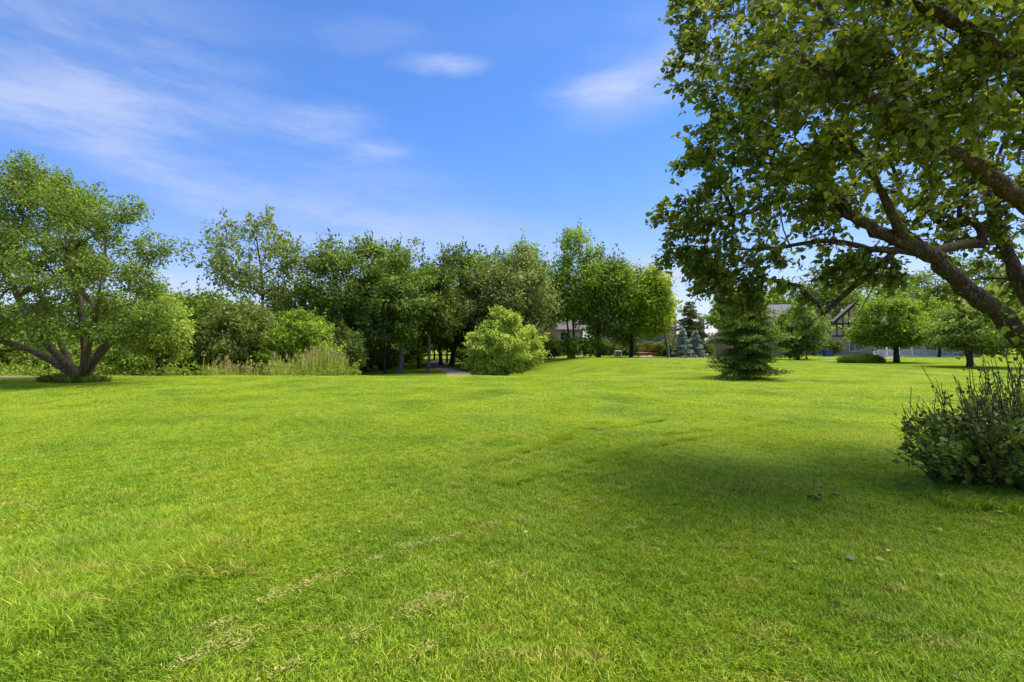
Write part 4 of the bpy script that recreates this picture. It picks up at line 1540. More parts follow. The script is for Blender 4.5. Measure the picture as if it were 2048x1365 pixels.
# mulch bed under the blue spruces, ornamental grass bed
def disc(name, c, rx, ry, mat, dz=0.02, seed=0, label=None, cat=None, kind=None):
    rg = np.random.default_rng(seed)
    n = 28
    a = np.arange(n) / n * 2 * math.pi
    k = 1 + 0.12 * np.sin(3 * a + seed) + 0.06 * rg.standard_normal(n)
    rings = []
    for s, d in ((1.06, -0.05), (1.0, dz * 0.4), (0.6, dz), (0.2, dz * 1.2)):
        x = c[0] + rx * k * s * np.cos(a)
        y = c[1] + ry * k * s * np.sin(a)
        rings.append(np.column_stack([x, y, gz(x, y) + d]))
    v = np.vstack(rings)
    i = np.arange(4 * n).reshape(4, n)
    f = np.stack([i[:-1], np.roll(i[:-1], -1, 1), np.roll(i[1:], -1, 1), i[1:]], -1).reshape(-1, 4)
    o = add_obj(name, mk_mesh(name, v, [f, i[3][None, :]], [mat], smooth=True))
    tag(o, label, cat, kind=kind)
    return o


c = G(1378, 53)
disc('mulch_bed', c, 2.0, 1.3, M['soil'], 0.06, 1, kind='structure')
c = G(1160, 57)
disc('mulch_bed', c, 2.2, 1.4, M['soil'], 0.06, 2, kind='structure')
c = np.array([5.9, 5.5])
disc('soil_bed', c, 1.75, 0.95, M['soil'], 0.05, 3, kind='structure')
c = G(152, 19.6)
disc('soil_bed', c, 1.1, 0.5, M['soil'], 0.05, 4, kind='structure')


def blades(name, label, cat, rg, xy, h, width, mat, lean=0.35, parent=None, zoff=0.0, segs=3):
    n = len(xy)
    z = gz(xy[:, 0], xy[:, 1]) + zoff
    az = rg.random(n) * 6.283
    la = lean * rg.random(n) * h
    ld = rg.random(n) * 6.283
    wv = np.stack([np.cos(az), np.sin(az), np.zeros(n)], 1) * width * 0.5
    b = np.column_stack([xy, z - 0.03])
    lv = np.stack([np.cos(ld), np.sin(ld)], 1) * la[:, None]
    t1 = b + np.column_stack([lv * 0.2, h * 0.5])
    t2 = b + np.column_stack([lv * 0.9, h * 0.97])
    t3 = b + np.column_stack([lv * 1.5, h * 1.0 - 0.2 * la])
    v = np.stack([b - wv, b + wv, t1 + wv, t1 - wv, t2 + wv * 0.6, t2 - wv * 0.6, t3], 1).reshape(-1, 3)
    o7 = np.arange(n)[:, None] * 7
    me = mk_mesh(name, v, [np.vstack([o7 + np.array([0, 1, 2, 3]), o7 + np.array([3, 2, 4, 5])]), o7 + np.array([5, 4, 6])], [mat])
    o = add_obj(name, me, parent)
    tag(o, label, cat, kind='stuff')
    return o


rg = np.random.default_rng(33)
# ornamental grass island
c = G(1722, 36.6)
n = 5200
a = rg.random(n) * 6.283
r = np.sqrt(rg.random(n))
xy = np.column_stack([c[0] + 1.62 * r * np.cos(a), c[1] + 0.8 * r * np.sin(a)])
blades('grass_bed', 'oval bed of dense dark green ornamental grass on the right lawn', 'grass', rg, xy, 0.68 * (0.7 + 0.4 * rg.random(n)) * (1 - 0.45 * r ** 4), 0.026, M['tall_grass'], 0.6)

# reeds and cattails behind the crest
def reeds():
    rg = np.random.default_rng(34)
    pts = []
    for px0, px1, Y, n in ((405, 540, 30.5, 420), (540, 700, 30.0, 800), (600, 690, 30.0, 500)):
        px = rg.uniform(px0, px1, n)
        yy = rg.normal(Y, 0.8, n)
        pts.append(np.column_stack([(px - CX) / F * yy, yy]))
    xy = np.vstack(pts)
    n = len(xy)
    ppx = xy[:, 0] / xy[:, 1] * F + CX
    h = 1.12 + 0.55 * np.exp(-((ppx - 645) / 42) ** 2) + 0.26 * rg.standard_normal(n) - 0.35 * ((ppx < 540) & (ppx > 470)) - 0.5 * (ppx > 690)
    h = np.clip(h, 0.7, 2.4)
    blades('reeds', 'band of pale green reeds growing behind the lawn crest', 'reeds', rg, xy, h, 0.028, M['reed'], 0.28)
    # plumes
    k = rg.choice(n, 170, replace=False)
    b = np.column_stack([xy[k], gz(xy[k, 0], xy[k, 1]) + h[k] * 0.98])
    pos = np.repeat(b, 9, axis=0) + rg.normal(0, 0.035, (170 * 9, 3)) + np.column_stack([np.zeros(1530), np.zeros(1530), np.tile(np.linspace(0, 0.26, 9), 170)])
    ax = norm(np.array([0.15, 0, 1.0]) + 0.5 * rg.standard_normal((1530, 3)))
    nr = norm(rg.standard_normal((1530, 3)))
    o = add_obj('reed_plumes', leaves_mesh('reed_plumes', pos, ax, nr, np.full(1530, 0.13), LEAF_RHOMB, M['plume']))
    tag(o, 'feathery tan seed heads on top of the reeds', 'seed heads', kind='stuff')
    # rough herbs along the back edge of the lawn
    m = 9000
    px = np.concatenate([rg.uniform(-120, 400, m * 3 // 5), rg.uniform(400, 720, m * 2 // 5)])
    yy = rg.normal(28.5, 0.9, len(px))
    xy = np.column_stack([(px - CX) / F * yy, yy])
    xy = xy[off_path(xy, 1.4)]
    m = len(xy)
    hh = (0.75 + 0.3 * rg.random(m)) * (1 + 0.25 * np.sin(xy[:, 0] * 1.3))
    pos = np.column_stack([xy, gz(xy[:, 0], xy[:, 1]) + hh * rg.random(m)])
    ax = norm(np.array([0, 0, 0.6]) + 0.8 * rg.standard_normal((m, 3)))
    o = add_obj('herb_border', leaves_mesh('herb_border', pos, ax, norm(np.array([0, 0, 0.7]) + rg.standard_normal((m, 3))), 0.15 * (0.7 + 0.6 * rg.random(m)), LEAF_RHOMB, M['herb']))
    tag(o, 'low yellow-green herbs along the back edge of the lawn', 'herbs', kind='stuff')


reeds()


# ------------------------------------------------------------------ the spreading tree at left
def left_tree():
    rg = np.random.default_rng(55)
    Y = 19.7
    base = G(155, Y)
    root = thing('spreading_tree', 'wide low-forking multi-stemmed tree at the left edge of the lawn', 'tree', base)

    def W(px, py, y=Y):
        return P(px, py, y) - base
    sk = Skel()
    limbs = [
        ([(150, 770, Y), (168, 745, Y), (172, 712, Y), (168, 690, Y), (165, 640, Y + .2), (150, 560, Y + .4), (130, 470, Y + .5)], 0.27),
        ([(150, 768, Y), (140, 745, Y - .1), (105, 722, Y - .2), (60, 700, Y - .4), (10, 685, Y - .6), (-60, 660, Y - .8), (-130, 640, Y - 1)], 0.24),
        ([(152, 768, Y), (150, 742, Y - .2), (122, 718, Y - .4), (95, 690, Y - .7), (60, 640, Y - 1.0), (20, 560, Y - 1.2), (-10, 470, Y - 1.2)], 0.24),
        ([(158, 766, Y), (182, 735, Y + .1), (200, 700, Y + .1), (225, 670, Y + .1), (255, 630, Y + .2), (275, 590, Y + .3), (300, 520, Y + .5)], 0.19),
        ([(160, 766, Y), (185, 730, Y - .2), (215, 695, Y - .6), (255, 660, Y - .9), (300, 630, Y - 1.2), (330, 610, Y - 1.4)], 0.16),
        ([(150, 767, Y), (140, 730, Y + .5), (110, 660, Y + 1.0), (70, 560, Y + 1.5), (40, 450, Y + 1.8)], 0.20),
        ([(155, 767, Y), (170, 730, Y - .6), (185, 660, Y - 1.2), (200, 580, Y - 1.7), (210, 480, Y - 1.9)], 0.17),
    ]
    for pts, r in limbs:
        q = spline([W(*p) for p in pts], 14)
        t = np.linspace(0, 1, 14)
        sk.poly(q, 0.82 * r * (1 - 0.93 * t) + 0.25 * r * np.exp(-t * 10), level=0)
    nl = len(sk.br)
    lobes = [  # px, py, dY, rx px, rz px
        (60, 410, 0, 110, 85), (150, 450, -.8, 80, 70), (230, 470, .4, 70, 60), (290, 490, .3, 45, 40), (-60, 450, 0, 120, 110), (20, 520, -1.2, 100, 60),
        (120, 540, -1.6, 80, 55), (210, 560, -1.2, 75, 55), (270, 570, .6, 55, 50), (150, 620, 1.2, 110, 50), (240, 630, -1.5, 60, 45), (70, 630, -2.0, 70, 40),
        (60, 380, 1.8, 90, 55), (170, 420, 2.0, 70, 55), (-20, 640, -1.0, 60, 45), (110, 665, -2.2, 55, 28), (215, 665, -1.6, 45, 26), (300, 640, -1.0, 40, 40), (-120, 560, 0, 90, 100),
        (40, 345, -.3, 45, 35), (185, 395, 0, 25, 28), (320, 495, .2, 22, 22), (250, 430, -.2, 40, 32), (110, 490, 2.4, 110, 90), (-60, 540, 2.0, 90, 90), (200, 520, 2.2, 80, 60),
        (265, 672, -1.0, 42, 24), (310, 668, -.4, 38, 26), (285, 600, 1.2, 55, 48)]
    pts = []
    for (px, py, dy, rx, rz) in lobes:
        c = W(px, py, Y + dy)
        rxm, rzm = rx / F * Y, rz / F * Y
        n = int(3 + 6.2 * rxm * rxm * rzm ** 0.7)
        d = norm(rg.standard_normal((n, 3))) * (0.35 + 0.6 * rg.random((n, 1)) ** 0.6)
        pts.append(c + d * np.array([rxm, min(rxm, 1.6), rzm]))
    pts = np.vstack(pts)
    pts = pts[pts[:, 2] > 0.8]
    ctr = W(130, 620)
    for i in np.argsort(np.linalg.norm(pts - ctr, axis=1)):
        sk.connect(pts[i], rg, zmin=0.9, seg=0.5, bow=0.08, jit=0.07)
    pos = np.array(sk.p)
    rad = sk.radii(0.011)
    for k in range(nl):
        v, f = tubes([sk.br[k][0]], pos, rad, 9, 0.05, rg)
        add_obj('limb', mk_mesh('limb', v, f, [M['bark_left']], smooth=True), root)
    v, f = tubes([b[0] for b in sk.br[nl:]], pos, rad, 5)
    o = add_obj('branches', mk_mesh('branches', v, f, [M['bark_left']], smooth=True), root)
    o['kind'] = 'stuff'
    # root flare
    cr = 0.44 * (0.6 + 0.8 * rg.random(len(pts)))
    lp, la, ln = cluster_leaves(rg, pts, cr, 138, W(130, 560), flat=0.72, droop=0.1)
    sz = 0.108 * (0.6 + 0.8 * rg.random(len(lp)))
    o = add_obj('crown', leaves_mesh('crown', lp, la, ln, sz, LEAF_RHOMB, M['left_leaf']), root)
    o['kind'] = 'stuff'
    # dead grey twigs sticking out at right
    sk2 = Skel()
    for pts2 in ([(275, 600, Y - .3), (262, 590, Y - .5), (261, 575, Y - .6)], [(300, 632, Y - 1.3), (318, 618, Y - 1.5), (335, 608, Y - 1.6)], [(255, 628, Y - .9), (272, 602, Y - 1.1), (286, 575, Y - 1.2)]):
        sk2.poly(spline([W(*p) for p in pts2], 6), np.linspace(0.022, 0.003, 6))
    for b in sk2.br:
        v, f = tubes([b[0]], np.array(sk2.p), np.array(sk2.rmin), 5)
        add_obj('dead_branch', mk_mesh('dead_branch', v, f, [M['bark_pale']], smooth=True), root)
    # weeds round the foot
    n = 2600
    a = rg.random(n) * 6.283
    r = np.sqrt(rg.random(n))
    xy = np.column_stack([base[0] + 1.35 * r * np.cos(a), base[1] - 0.15 + 0.5 * r * np.sin(a)])
    blades('weeds', 'dark weeds growing round the foot of the left tree', 'weeds', rg, xy, 0.46 * (0.4 + 0.7 * rg.random(n)) * (1.1 - 0.5 * r), 0.026, M['shrub_leaf'], 0.6)


left_tree()


# ------------------------------------------------------------------ near leaves: biggest ones as single parts
def split_leaves(root, crown_name, leaf_name, lp, la, ln, sz, template, mat, nsingle=300):
    w = lp + np.array(root.location)
    px = w[:, 0] / w[:, 1] * F + CX
    py = CY - (w[:, 2] - EYE) / w[:, 1] * F
    vis = (px > 5) & (px < 2043) & (py > 5) & (py < 1360) & (w[:, 1] > 0.5)
    area = np.where(vis, sz / w[:, 1], 0)
    top = np.argsort(-area)[:nsingle]
    rest = np.ones(len(lp), bool)
    rest[top] = False
    co = add_obj(crown_name, leaves_mesh(crown_name, lp[rest], la[rest], ln[rest], sz[rest], template, mat), root)
    co['kind'] = 'stuff'
    tv, tf = template
    # four leaf shapes, shared between the single leaves
    shapes = []
    rg = np.random.default_rng(3)
    for k in range(4):
        v = tv * np.array([rg.uniform(0.85, 1.15), 1, rg.uniform(0.5, 1.6)])
        v = v + np.column_stack([0.10 * rg.uniform(-1, 1) * v[:, 1] ** 2, np.zeros(len(v)), rg.uniform(-0.12, 0.08) * v[:, 1] ** 2])
        shapes.append(mk_mesh(leaf_name, v, tf, [mat]))
    y = norm(la[top])
    x = norm(np.cross(y, ln[top]))
    z = np.cross(x, y)
    for j, i in enumerate(top):
        o = bpy.data.objects.new(leaf_name, shapes[j % 4])
        C.objects.link(o)
        o.parent = root
        s = sz[i]
        m = Matrix(((x[j][0] * s, y[j][0] * s, z[j][0] * s, lp[i][0]), (x[j][1] * s, y[j][1] * s, z[j][1] * s, lp[i][1]), (x[j][2] * s, y[j][2] * s, z[j][2] * s, lp[i][2]), (0, 0, 0, 1)))
        o.matrix_local = m


# ------------------------------------------------------------------ the near tree at right
def near_tree():
    rg = np.random.default_rng(77)
    base = np.array([7.2, 6.7, float(gz(7.2, 6.7))])
    root = thing('leaning_tree', 'large leaning tree with thick bark overhanging the lawn at right', 'tree', base)

    def W(px, py, y):
        return P(px, py, y) - base
    sk = Skel()
    trunk = [(2132, 950, 6.7), (2126, 850, 6.7), (2112, 770, 6.65), (2090, 715, 6.6)]
    limbs = [
        ([(2098, 735, 6.6), (2040, 668, 6.5), (1988, 620, 6.4), (1925, 570, 6.3), (1860, 512, 6.2), (1790, 478, 6.15), (1715, 440, 6.2), (1660, 392, 6.4), (1590, 340, 6.7), (1500, 300, 7.1)], 0.132, 0.022),
        ([(2118, 770, 6.7), (2125, 620, 6.65), (2098, 470, 6.3), (2040, 400, 5.9), (1975, 350, 5.5), (1915, 312, 5.2), (1830, 255, 4.9), (1720, 190, 4.7), (1600, 120, 4.9)], 0.122, 0.020),
        ([(2105, 745, 6.7), (2065, 620, 6.8), (2020, 520, 6.9), (1985, 420, 7.1), (1960, 320, 7.3), (1910, 180, 7.6), (1850, 40, 7.8)], 0.10, 0.02),
        ([(2115, 740, 6.6), (2145, 500, 6.2), (2120, 280, 5.4), (2030, 130, 4.7), (1900, 40, 4.3), (1760, -60, 4.3)], 0.12, 0.02),
        ([(2118, 720, 6.7), (2155, 450, 7.2), (2180, 250, 7.4), (2150, 60, 7.6), (2080, -120, 7.6)], 0.14, 0.03),
        ([(1860, 512, 6.2), (1800, 500, 6.2), (1745, 500, 6.25), (1660, 482, 6.5), (1560, 495, 6.9), (1470, 500, 7.3)], 0.052, 0.010),
        ([(1800, 496, 6.2), (1752, 535, 6.3), (1700, 580, 6.5), (1655, 620, 6.7), (1615, 650, 6.8)], 0.015, 0.005),
        ([(1790, 500, 6.25), (1765, 545, 6.2), (1735, 595, 6.2), (1708, 645, 6.2)], 0.010, 0.004),
        ([(1850, 508, 6.2), (1890, 498, 6.4), (1935, 488, 6.6), (1990, 490, 6.8)], 0.030, 0.008),
        ([(1810, 482, 6.15), (1780, 420, 5.9), (1740, 340, 5.7), (1690, 270, 5.6)], 0.06, 0.015),
        ([(1720, 190, 4.7), (1690, 110, 5.0), (1660, 40, 5.4), (1600, -60, 5.8)], 0.05, 0.015),
        ([(1660, 392, 6.4), (1570, 400, 6.9), (1480, 430, 7.3), (1400, 450, 7.6)], 0.045, 0.01),
    ]
    q = spline([W(*p) for p in trunk], 8)
    tr = np.array([0.34, 0.28, 0.25, 0.235, 0.23, 0.225, 0.22, 0.20])
    sk.poly(q, tr, level=0)
    for pts, r0, r1 in limbs:
        n = 5 * len(pts)
        q = spline([W(*p) for p in pts], n)
        jit = rg.normal(0, 1, (n, 3)) * 0.10 * r0
        q = q + jit
        sk.poly(q, np.linspace(1, 0, n) ** 0.8 * (r0 - r1) + r1, level=1)
    nl = len(sk.br)
    lobes = [  # px, py, Y, r
        (1425, 60, 7.4, .62), (1385, 100, 7.6, .32), (1380, 20, 7.6, .3), (1385, 330, 7.6, .3), (1370, 430, 7.7, .32), (1355, 495, 7.7, .28), (1395, 555, 7.6, .22), (1450, 250, 7.3, .35), (1440, 130, 7.2, .55), (1470, 200, 7.2, .5), (1440, 320, 7.5, .55), (1420, 420, 7.6, .55), (1400, 480, 7.6, .55), (1440, 535, 7.5, .42), (1470, 570, 7.3, .32), (1465, 610, 7.2, .22), (1420, 560, 7.5, .24), (1510, 600, 7.1, .20), (1400, 520, 7.6, .3), (1660, 540, 6.6, .2), (1700, 520, 6.4, .24), (1640, 590, 6.7, .14), (1780, 530, 6.3, .2), (1850, 570, 6.4, .15),
        (1530, 565, 7.0, .22), (1600, 565, 6.8, .18), (1602, 615, 6.8, .14), (1612, 645, 6.8, .10), (1735, 560, 6.3, .12), (1820, 550, 6.3, .12), (1540, 525, 7.1, .34),
        (1560, 80, 6.2, .85), (1540, 220, 6.5, .85), (1540, 350, 6.8, .75), (1500, 470, 7.1, .6), (1640, 440, 6.6, .6), (1600, 300, 6.0, .7),
        (1690, 60, 4.9, .8), (1760, 20, 6.4, .7), (1900, 20, 6.2, .7), (2020, 40, 6.4, .6), (1600, 20, 6.8, .7), (1680, 180, 5.2, .75), (1750, 290, 5.4, .7), (1700, 370, 6.0, .6), (1820, 60, 4.4, .75), (1830, 190, 4.8, .7), (1950, 60, 4.4, .7), (1960, 190, 4.9, .7),
        (2040, 110, 4.6, .6), (2030, 260, 5.4, .6), (1890, 300, 5.6, .55), (1830, 400, 6.4, .45), (1930, 420, 7.0, .5), (2020, 360, 6.8, .5), (1990, 480, 7.2, .38), (1900, 460, 6.9, .36), (2040, 560, 7.2, .3), (1960, 560, 7.4, .3),
        (1620, 150, 8.0, .9), (1750, 180, 8.2, .9), (1880, 180, 8.3, .9), (2000, 200, 8.3, .8), (1680, 330, 8.0, .7), (1820, 320, 8.0, .6),
        (2180, 80, 5.2, 1.0), (2200, 280, 6.2, 1.0), (2180, 450, 7.0, .7), (2250, 150, 7.5, 1.2), (2320, 350, 7.0, 1.0),
        (1640, -150, 5.6, 1.1), (1850, -150, 4.8, 1.0), (2060, -120, 5.2, 1.1), (1480, -80, 7.2, .8), (1700, -120, 7.6, 1.2), (1950, -150, 7.8, 1.2), (2150, -150, 7.5, 1.2),
    ]
    CT, CRD = [], []
    for (px, py, y, r) in lobes:
        c = W(px, py, y)
        n = int((1 if r < 0.2 else 4) + 24 * r ** 2.2)
        if py < -60 or px > 2140:  # clumps out of view are thinned so the crown casts a lighter shade
            n = max(3, int(n * 0.42))
        elif y > 7.9:
            n = max(3, int(n * 0.9))
        d = norm(rg.standard_normal((n, 3))) * (0.2 + 0.8 * rg.random((n, 1)) ** 0.55)
        CT.append(c + d * r * np.array([1, 1, 0.85]))
        CRD.append(np.full(n, min(0.34, 0.13 + 0.32 * r)))
    pts = np.vstack(CT)
    cr = np.concatenate(CRD)
    ok = pts[:, 2] + base[2] > 1.35
    pts, cr = pts[ok], cr[ok]
    start = W(1900, 520, 6.4)
    for i in np.argsort(np.linalg.norm(pts - start, axis=1)):
        sk.connect(pts[i], rg, zmin=1.6, seg=0.28, bow=0.05, jit=0.09, up_pen=0.35)
    pos = np.array(sk.p)
    rad = sk.radii(0.0045)
    v, f = tubes([sk.br[0][0]], pos, rad, 14, 0.04, rg)
    add_obj('trunk', mk_mesh('trunk', v, f, [M['bark_near']], smooth=True), root)
    for k in range(1, nl):
        v, f = tubes([sk.br[k][0]], pos, rad, 11, 0.05, rg)
        add_obj('limb', mk_mesh('limb', v, f, [M['bark_near']], smooth=True), root)
    v, f = tubes([b[0] for b in sk.br[nl:]], pos, rad, 5)
    TV, TF, nb = [v], [f], len(v)
    # twigs with leaves
    LP, LA = [], []
    wind = np.array([-0.55, -0.05, -0.12])
    ctr = W(1850, 150, 6.5)
    tpos, tb = [], []
    for c, r in zip(pts, cr):
        m = rg.integers(4, 7)
        outw = norm(c - ctr)
        for _ in range(m):
            d = norm(0.45 * outw + rg.standard_normal(3) * np.array([1, 1, 0.7]) + 0.6 * wind)
            ln_ = r * rg.uniform(0.8, 1.5)
            e = c + d * ln_ + np.array([0, 0, -0.12 * ln_])
            mid_ = c + d * ln_ * 0.5 + np.array([0, 0, 0.04 * ln_])
            i0 = len(tpos)
            tpos += [c, mid_, e]
            tb.append([i0, i0 + 1, i0 + 2])
            k = rg.integers(10, 16)
            u = 0.15 + 0.85 * rg.random(k)
            pp = c + (e - c) * u[:, None] + np.column_stack([np.zeros(k), np.zeros(k), 0.08 * ln_ * np.sin(u * 3.14)]) + rg.normal(0, 0.03, (k, 3))
            LP.append(pp)
            LA.append(norm(0.5 * d + 0.75 * rg.standard_normal((k, 3)) + wind + np.array([0, 0, -0.2])))
    tpos = np.array(tpos)
    trad = np.tile(np.array([0.005, 0.004, 0.002]), len(tb))
    v2, f2 = tubes(tb, tpos, trad, 3)
    TV.append(v2)
    TF.append(f2 + nb)
    o = add_obj('twigs', mk_mesh('twigs', np.vstack(TV), np.vstack(TF), [M['twig']], smooth=True), root)
    o['kind'] = 'stuff'
    lp = np.vstack(LP)
    la = np.vstack(LA)
    ln = norm(np.array([0, 0, 0.75]) + 0.8 * rg.standard_normal(lp.shape))
    sz = 0.074 * (0.45 + 1.05 * rg.random(len(lp)))
    wp = lp + base
    okc = (np.linalg.norm(wp - np.array([0, 0, EYE]), axis=1) > 2.6)
    split_leaves(root, 'crown', 'leaf', lp[okc], la[okc], ln[okc], sz[okc], LEAF_OVATE, M['near_leaf'])

    # vine on the trunk
    n = 260
    t = rg.random(n)
    q = spline([W(*p) for p in [(2125, 880, 6.6), (2108, 770, 6.5), (2055, 690, 6.4), (2005, 640, 6.3)]], 40)
    c = q[(t * 39).astype(int)]
    off = norm(rg.standard_normal((n, 3)) + np.array([-0.5, -0.9, 0])) * 0.29
    pp = c + off * (0.9 + 0.3 * rg.random((n, 1))) - np.array([0, 0.02, 0])
    o = add_obj('ivy_leaves', leaves_mesh('ivy_leaves', pp, norm(rg.standard_normal((n, 3)) + np.array([0, 0, -0.6])), norm(off + 0.4 * rg.standard_normal((n, 3))), 0.075 * (0.6 + 0.7 * rg.random(n)), LEAF_OVATE, M['vine']))
    o.location = base
    tag(o, 'ivy leaves climbing the leaning trunk above the near shrub', 'ivy', kind='stuff')


near_tree()


# ------------------------------------------------------------------ the near shrub at right
def near_shrub():
    rg = np.random.default_rng(91)
    base = np.array([5.66, 5.42, float(gz(5.66, 5.42))])
    root = thing('near_shrub', 'dark leafy shrub with bare upright twigs at the right edge', 'shrub', base)
    sk = Skel()
    LP, LA, LN, LS = [], [], [], []
    ns = 300
    for s in range(ns):
        a = rg.random() * 6.283
        r0 = 0.75 * math.sqrt(rg.random())
        b = np.array([1.3 * r0 * math.cos(a) - 0.06, 0.62 * r0 * math.sin(a), -0.05])
        # height falls towards the left side
        xx = b[0]
        lim = 1.40 - 0.68 * max(0.0, min(1.0, (-xx - 0.05) / 0.95))
        h = lim * rg.uniform(0.55, 1.02)
        o_ = np.array([b[0] * 0.55 + rg.normal(0, 0.08), b[1] * 0.55 - 0.05 + rg.normal(0, 0.08), 0])
        t = np.linspace(0, 1, 7)
        pts = b + o_ * (t ** 1.2)[:, None] + np.column_stack([np.zeros(7), np.zeros(7), (h + 0.05) * t ** 0.9])
        pts[1:] += rg.normal(0, 0.018, (6, 3))
        tall = rg.random() < 0.5
        if tall:
            pts = np.vstack([pts, pts[-1] + np.array([rg.normal(-0.03, 0.05), rg.normal(0, 0.04), rg.uniform(0.12, 0.30)])])
        sk.poly(pts, np.linspace(0.009, 0.0028, len(pts)))
        # side shoots
        for q in range(rg.integers(5, 9)):
            k = rg.integers(1, 6)
            p0 = pts[k]
            d = norm(rg.standard_normal(3) * np.array([1, 1, 0.5]) + np.array([-0.1, -0.15, 0.5]) + norm(b + 1e-6) * 0.5)
            l2 = rg.uniform(0.10, 0.26)
            e = p0 + d * l2
            sk.poly([p0 + d * l2 * 0.5 + rg.normal(0, 0.01, 3), e], [0.003, 0.0018], parent=sk.nearest(p0))
            m = rg.integers(4, 8)
            u = 0.2 + 0.8 * rg.random(m)
            LP.append(p0 + d * (u * l2)[:, None] + rg.normal(0, 0.02, (m, 3)))
            LA.append(norm(d * 0.6 + 0.8 * rg.standard_normal((m, 3)) + np.array([0, 0, -0.1])))
            LS.append(0.050 * (0.45 + 0.95 * rg.random(m)) * (1.12 if p0[2] < 0.75 else 0.62))
        # a few leaves high on the stem
        m = rg.integers(7, 13)
        u = 0.45 + 0.5 * rg.random(m)
        kk = np.clip((u * (len(pts) - 1)).astype(int), 0, len(pts) - 1)
        LP.append(pts[kk] + rg.normal(0, 0.035, (m, 3)))
        LA.append(norm(rg.standard_normal((m, 3)) + np.array([0, 0, 0.5])))
        LS.append(0.040 * (0.5 + 0.8 * rg.random(m)))
    lp, la, sz = np.vstack(LP), np.vstack(LA), np.concatenate(LS)
    ok = lp[:, 2] > 0.03
    lp, la, sz = lp[ok], la[ok], sz[ok]
    ln = norm(np.array([0, -0.35, 0.75]) + 0.75 * rg.standard_normal(lp.shape))
    v, f = tubes([b[0] for b in sk.br], np.array(sk.p), np.array(sk.rmin), 4)
    o = add_obj('stems', mk_mesh('stems', v, f, [M['twig']], smooth=True), root)
    o['kind'] = 'stuff'
    tv = (LEAF_OVATE[0] * np.array([1.15, 1, 1]), LEAF_OVATE[1])
    split_leaves(root, 'foliage', 'leaf', lp, la, ln, sz, tv, M['shrub_leaf'])



near_shrub()

# ------------------------------------------------------------------ small things on the lawn
def clippings():
    rg = np.random.default_rng(15)
    spots = [(655, 1170, .16), (590, 1195, .12), (540, 1215, .10), (445, 1158, .14), (480, 1143, .08), (850, 1228, .20), (880, 1215, .12), (822, 1107, .10), (862, 1097, .09), (912, 1083, .09), (985, 1058, .09), (1042, 1042, .07), (1145, 1022, .07),
             (725, 1287, .10), (850, 1320, .08), (565, 1360, .10), (440, 1265, .10), (460, 1295, .12), (1190, 1002, .06), (1265, 1062, .07), (985, 1150, .07), (390, 1335, .12), (750, 1135, .06), (480, 1310, .08), (1040, 1175, .08)]
    PO, AX = [], []
    dirv = norm(gflat(1145, 1022) - gflat(540, 1215))
    for px, py, s in spots:
        g = gflat(px, py)
        m = int(1000 * s)
        u = rg.normal(0, s * 0.62, m)
        w = rg.normal(0, s * 0.30, m)
        xy = g + u[:, None] * dirv + w[:, None] * np.array([-dirv[1], dirv[0]])
        z = gz(xy[:, 0], xy[:, 1]) + 0.034 + 0.02 * rg.random(m)
        PO.append(np.column_stack([xy, z]))
        a = np.column_stack([rg.standard_normal((m, 2)) + dirv * 0.5, 0.18 * rg.standard_normal(m)])
        AX.append(norm(a))
    po, ax = np.vstack(PO), np.vstack(AX)
    tv = (LEAF_NEEDLE[0] * np.array([0.6, 1, 1]), LEAF_NEEDLE[1])
    nr = norm(np.array([0, 0, 1.0]) + 0.4 * rg.standard_normal(po.shape))
    o = add_obj('dry_clippings', leaves_mesh('dry_clippings', po, ax, nr, 0.029 * (0.5 + rg.random(len(po))), tv, M['straw']))
    tag(o, 'pale dry grass clippings lying in broken mower lines', 'clippings', kind='stuff')


clippings()

leaf_cols = {'yellow': leaf_mat('fallen_yellow', (0.24, 0.27, 0.06), (0.27, 0.30, 0.08), (0.30, 0.33, 0.12), trans=0.2, patch=0.1),
             'brown': leaf_mat('fallen_brown', (0.07, 0.045, 0.025), (0.12, 0.08, 0.045), (0.20, 0.15, 0.09), trans=0.1, tcol=(1, 1, 1), patch=0.1),
             'pale': leaf_mat('fallen_pale', (0.13, 0.13, 0.16), (0.15, 0.15, 0.18), (0.18, 0.18, 0.2), trans=0.1, tcol=(1, 1, 1), patch=0.05)}


def fallen(px, py, kind, size, label, seed, n=1):
    rg = np.random.default_rng(seed)
    g = gflat(px, py)
    z = float(gz(*g)) + 0.045
    tv, tf = LEAF_OVATE
    v = tv * np.array([1, 1, 2.2]) * size
    v[:, 2] += 0.25 * size * (v[:, 1] / size - 0.5) ** 2
    if n == 1:
        me = mk_mesh('fallen_leaf', v, tf, [leaf_cols[kind]])
        o = add_obj('fallen_leaf', me, None, (g[0], g[1], z))
        o.rotation_euler = (rg.uniform(-0.3, 0.3), rg.uniform(-0.3, 0.3), rg.random() * 6.28)
        tag(o, label, 'leaf', 'fallen leaves on the lawn')
    else:
        r = thing('leaf_pile', label, 'leaves', (g[0], g[1], z - 0.01))
        me = mk_mesh('dead_leaf', v, tf, [leaf_cols[kind]])
        for k in range(n):
            o = add_obj('dead_leaf', me, r, (rg.normal(0, 0.05), rg.normal(0, 0.03), 0.012 * k * 0.4))
            o.rotation_euler = (rg.uniform(-0.6, 0.6), rg.uniform(-0.6, 0.6), rg.random() * 6.28)


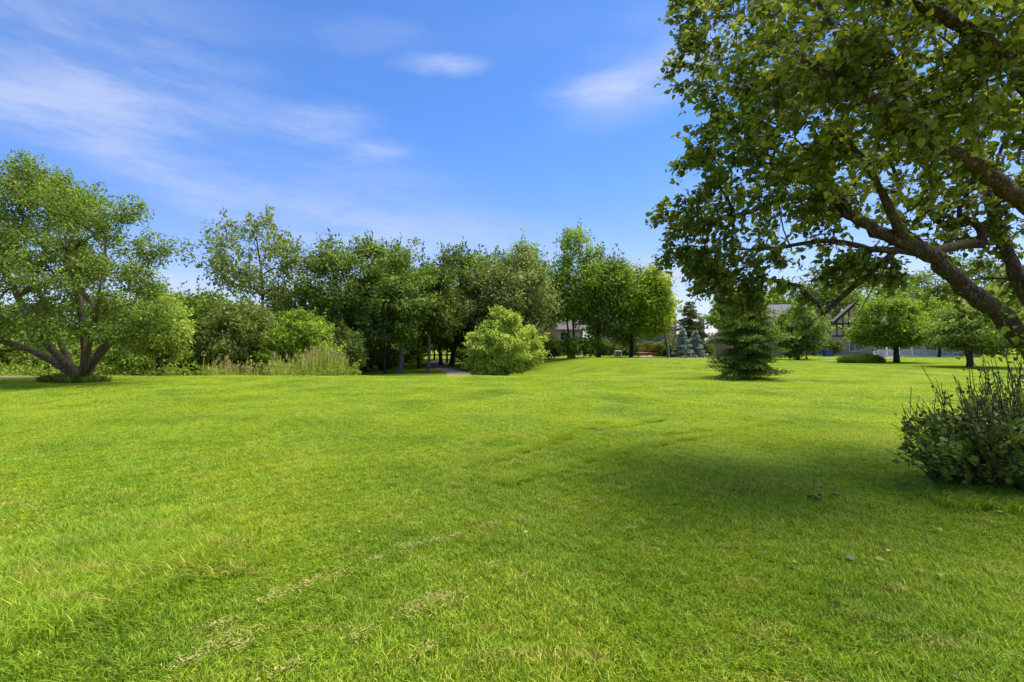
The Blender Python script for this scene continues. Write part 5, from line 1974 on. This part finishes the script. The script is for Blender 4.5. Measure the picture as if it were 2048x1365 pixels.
for i, a in enumerate([(2005, 1040, 'yellow', .075, 'pale yellow fallen leaf nearest the right shrub'), (1872, 1066, 'yellow', .07, 'bright yellow-green fallen leaf below the right shrub'),
                       (1588, 1132, 'yellow', .055, 'small yellow fallen leaf left of the whitish one'), (1708, 1128, 'pale', .07, 'whitish dry leaf lying in the right foreground'),
                       (1750, 1124, 'yellow', .07, 'narrow yellow fallen leaf right of the whitish one'), (1776, 1110, 'yellow', .05, 'thin yellow fallen leaf above the whitish one'),
                       (1052, 1080, 'yellow', .05, 'small yellow fallen leaf in the middle of the lawn'), (1762, 936, 'yellow', .08, 'yellow-green fallen leaf left of the shrub foot'),
                       (1418, 1006, 'yellow', .05, 'tiny pale leaf near the dark leaf pile'), (1700, 950, 'pale', .05, 'tiny pale fleck on the grass left of the shrub'), (1880, 1155, 'yellow', .05, 'tiny dull yellow leaf in the right foreground'),
                       (1535, 1110, 'pale', .035, 'tiny white petal at right of the middle lawn')]):
    fallen(a[0], a[1], a[2], a[3], a[4], 200 + i)
fallen(1636, 1001, 'brown', .10, 'small heap of curled brown leaves on the right lawn', 230, 6)
fallen(1480, 984, 'brown', .07, 'few dark dead leaves left of the brown leaf heap', 231, 4)
fallen(1750, 926, 'brown', .06, 'few dark dead leaves left of the near shrub', 232, 4)


def clover(px, py, label, seed):
    import bmesh
    g = gflat(px, py)
    z = float(gz(*g))
    r = thing('clover_flower', label, 'flower', (g[0], g[1], z), 'white clover flowers on the lawn')
    bm = bmesh.new()
    bmesh.ops.create_icosphere(bm, subdivisions=2, radius=0.008)
    for v in bm.verts:
        v.co *= 1 + 0.25 * math.sin(37 * v.co.x * 40 + seed) * math.sin(31 * v.co.z * 40)
    me = bpy.data.meshes.new('flower_head')
    bm.to_mesh(me)
    bm.free()
    me.materials.append(M['clover'])
    add_obj('flower_head', me, r, (0, 0, 0.07))
    MB().box(-0.0015, 0.0015, -0.0015, 0.0015, -0.01, 0.06).build('stem', M['vine'], r)


clover(718, 1088, 'white clover flower at the start of the clipping line', 1)
clover(362, 1176, 'white clover flower in the left foreground grass', 2)
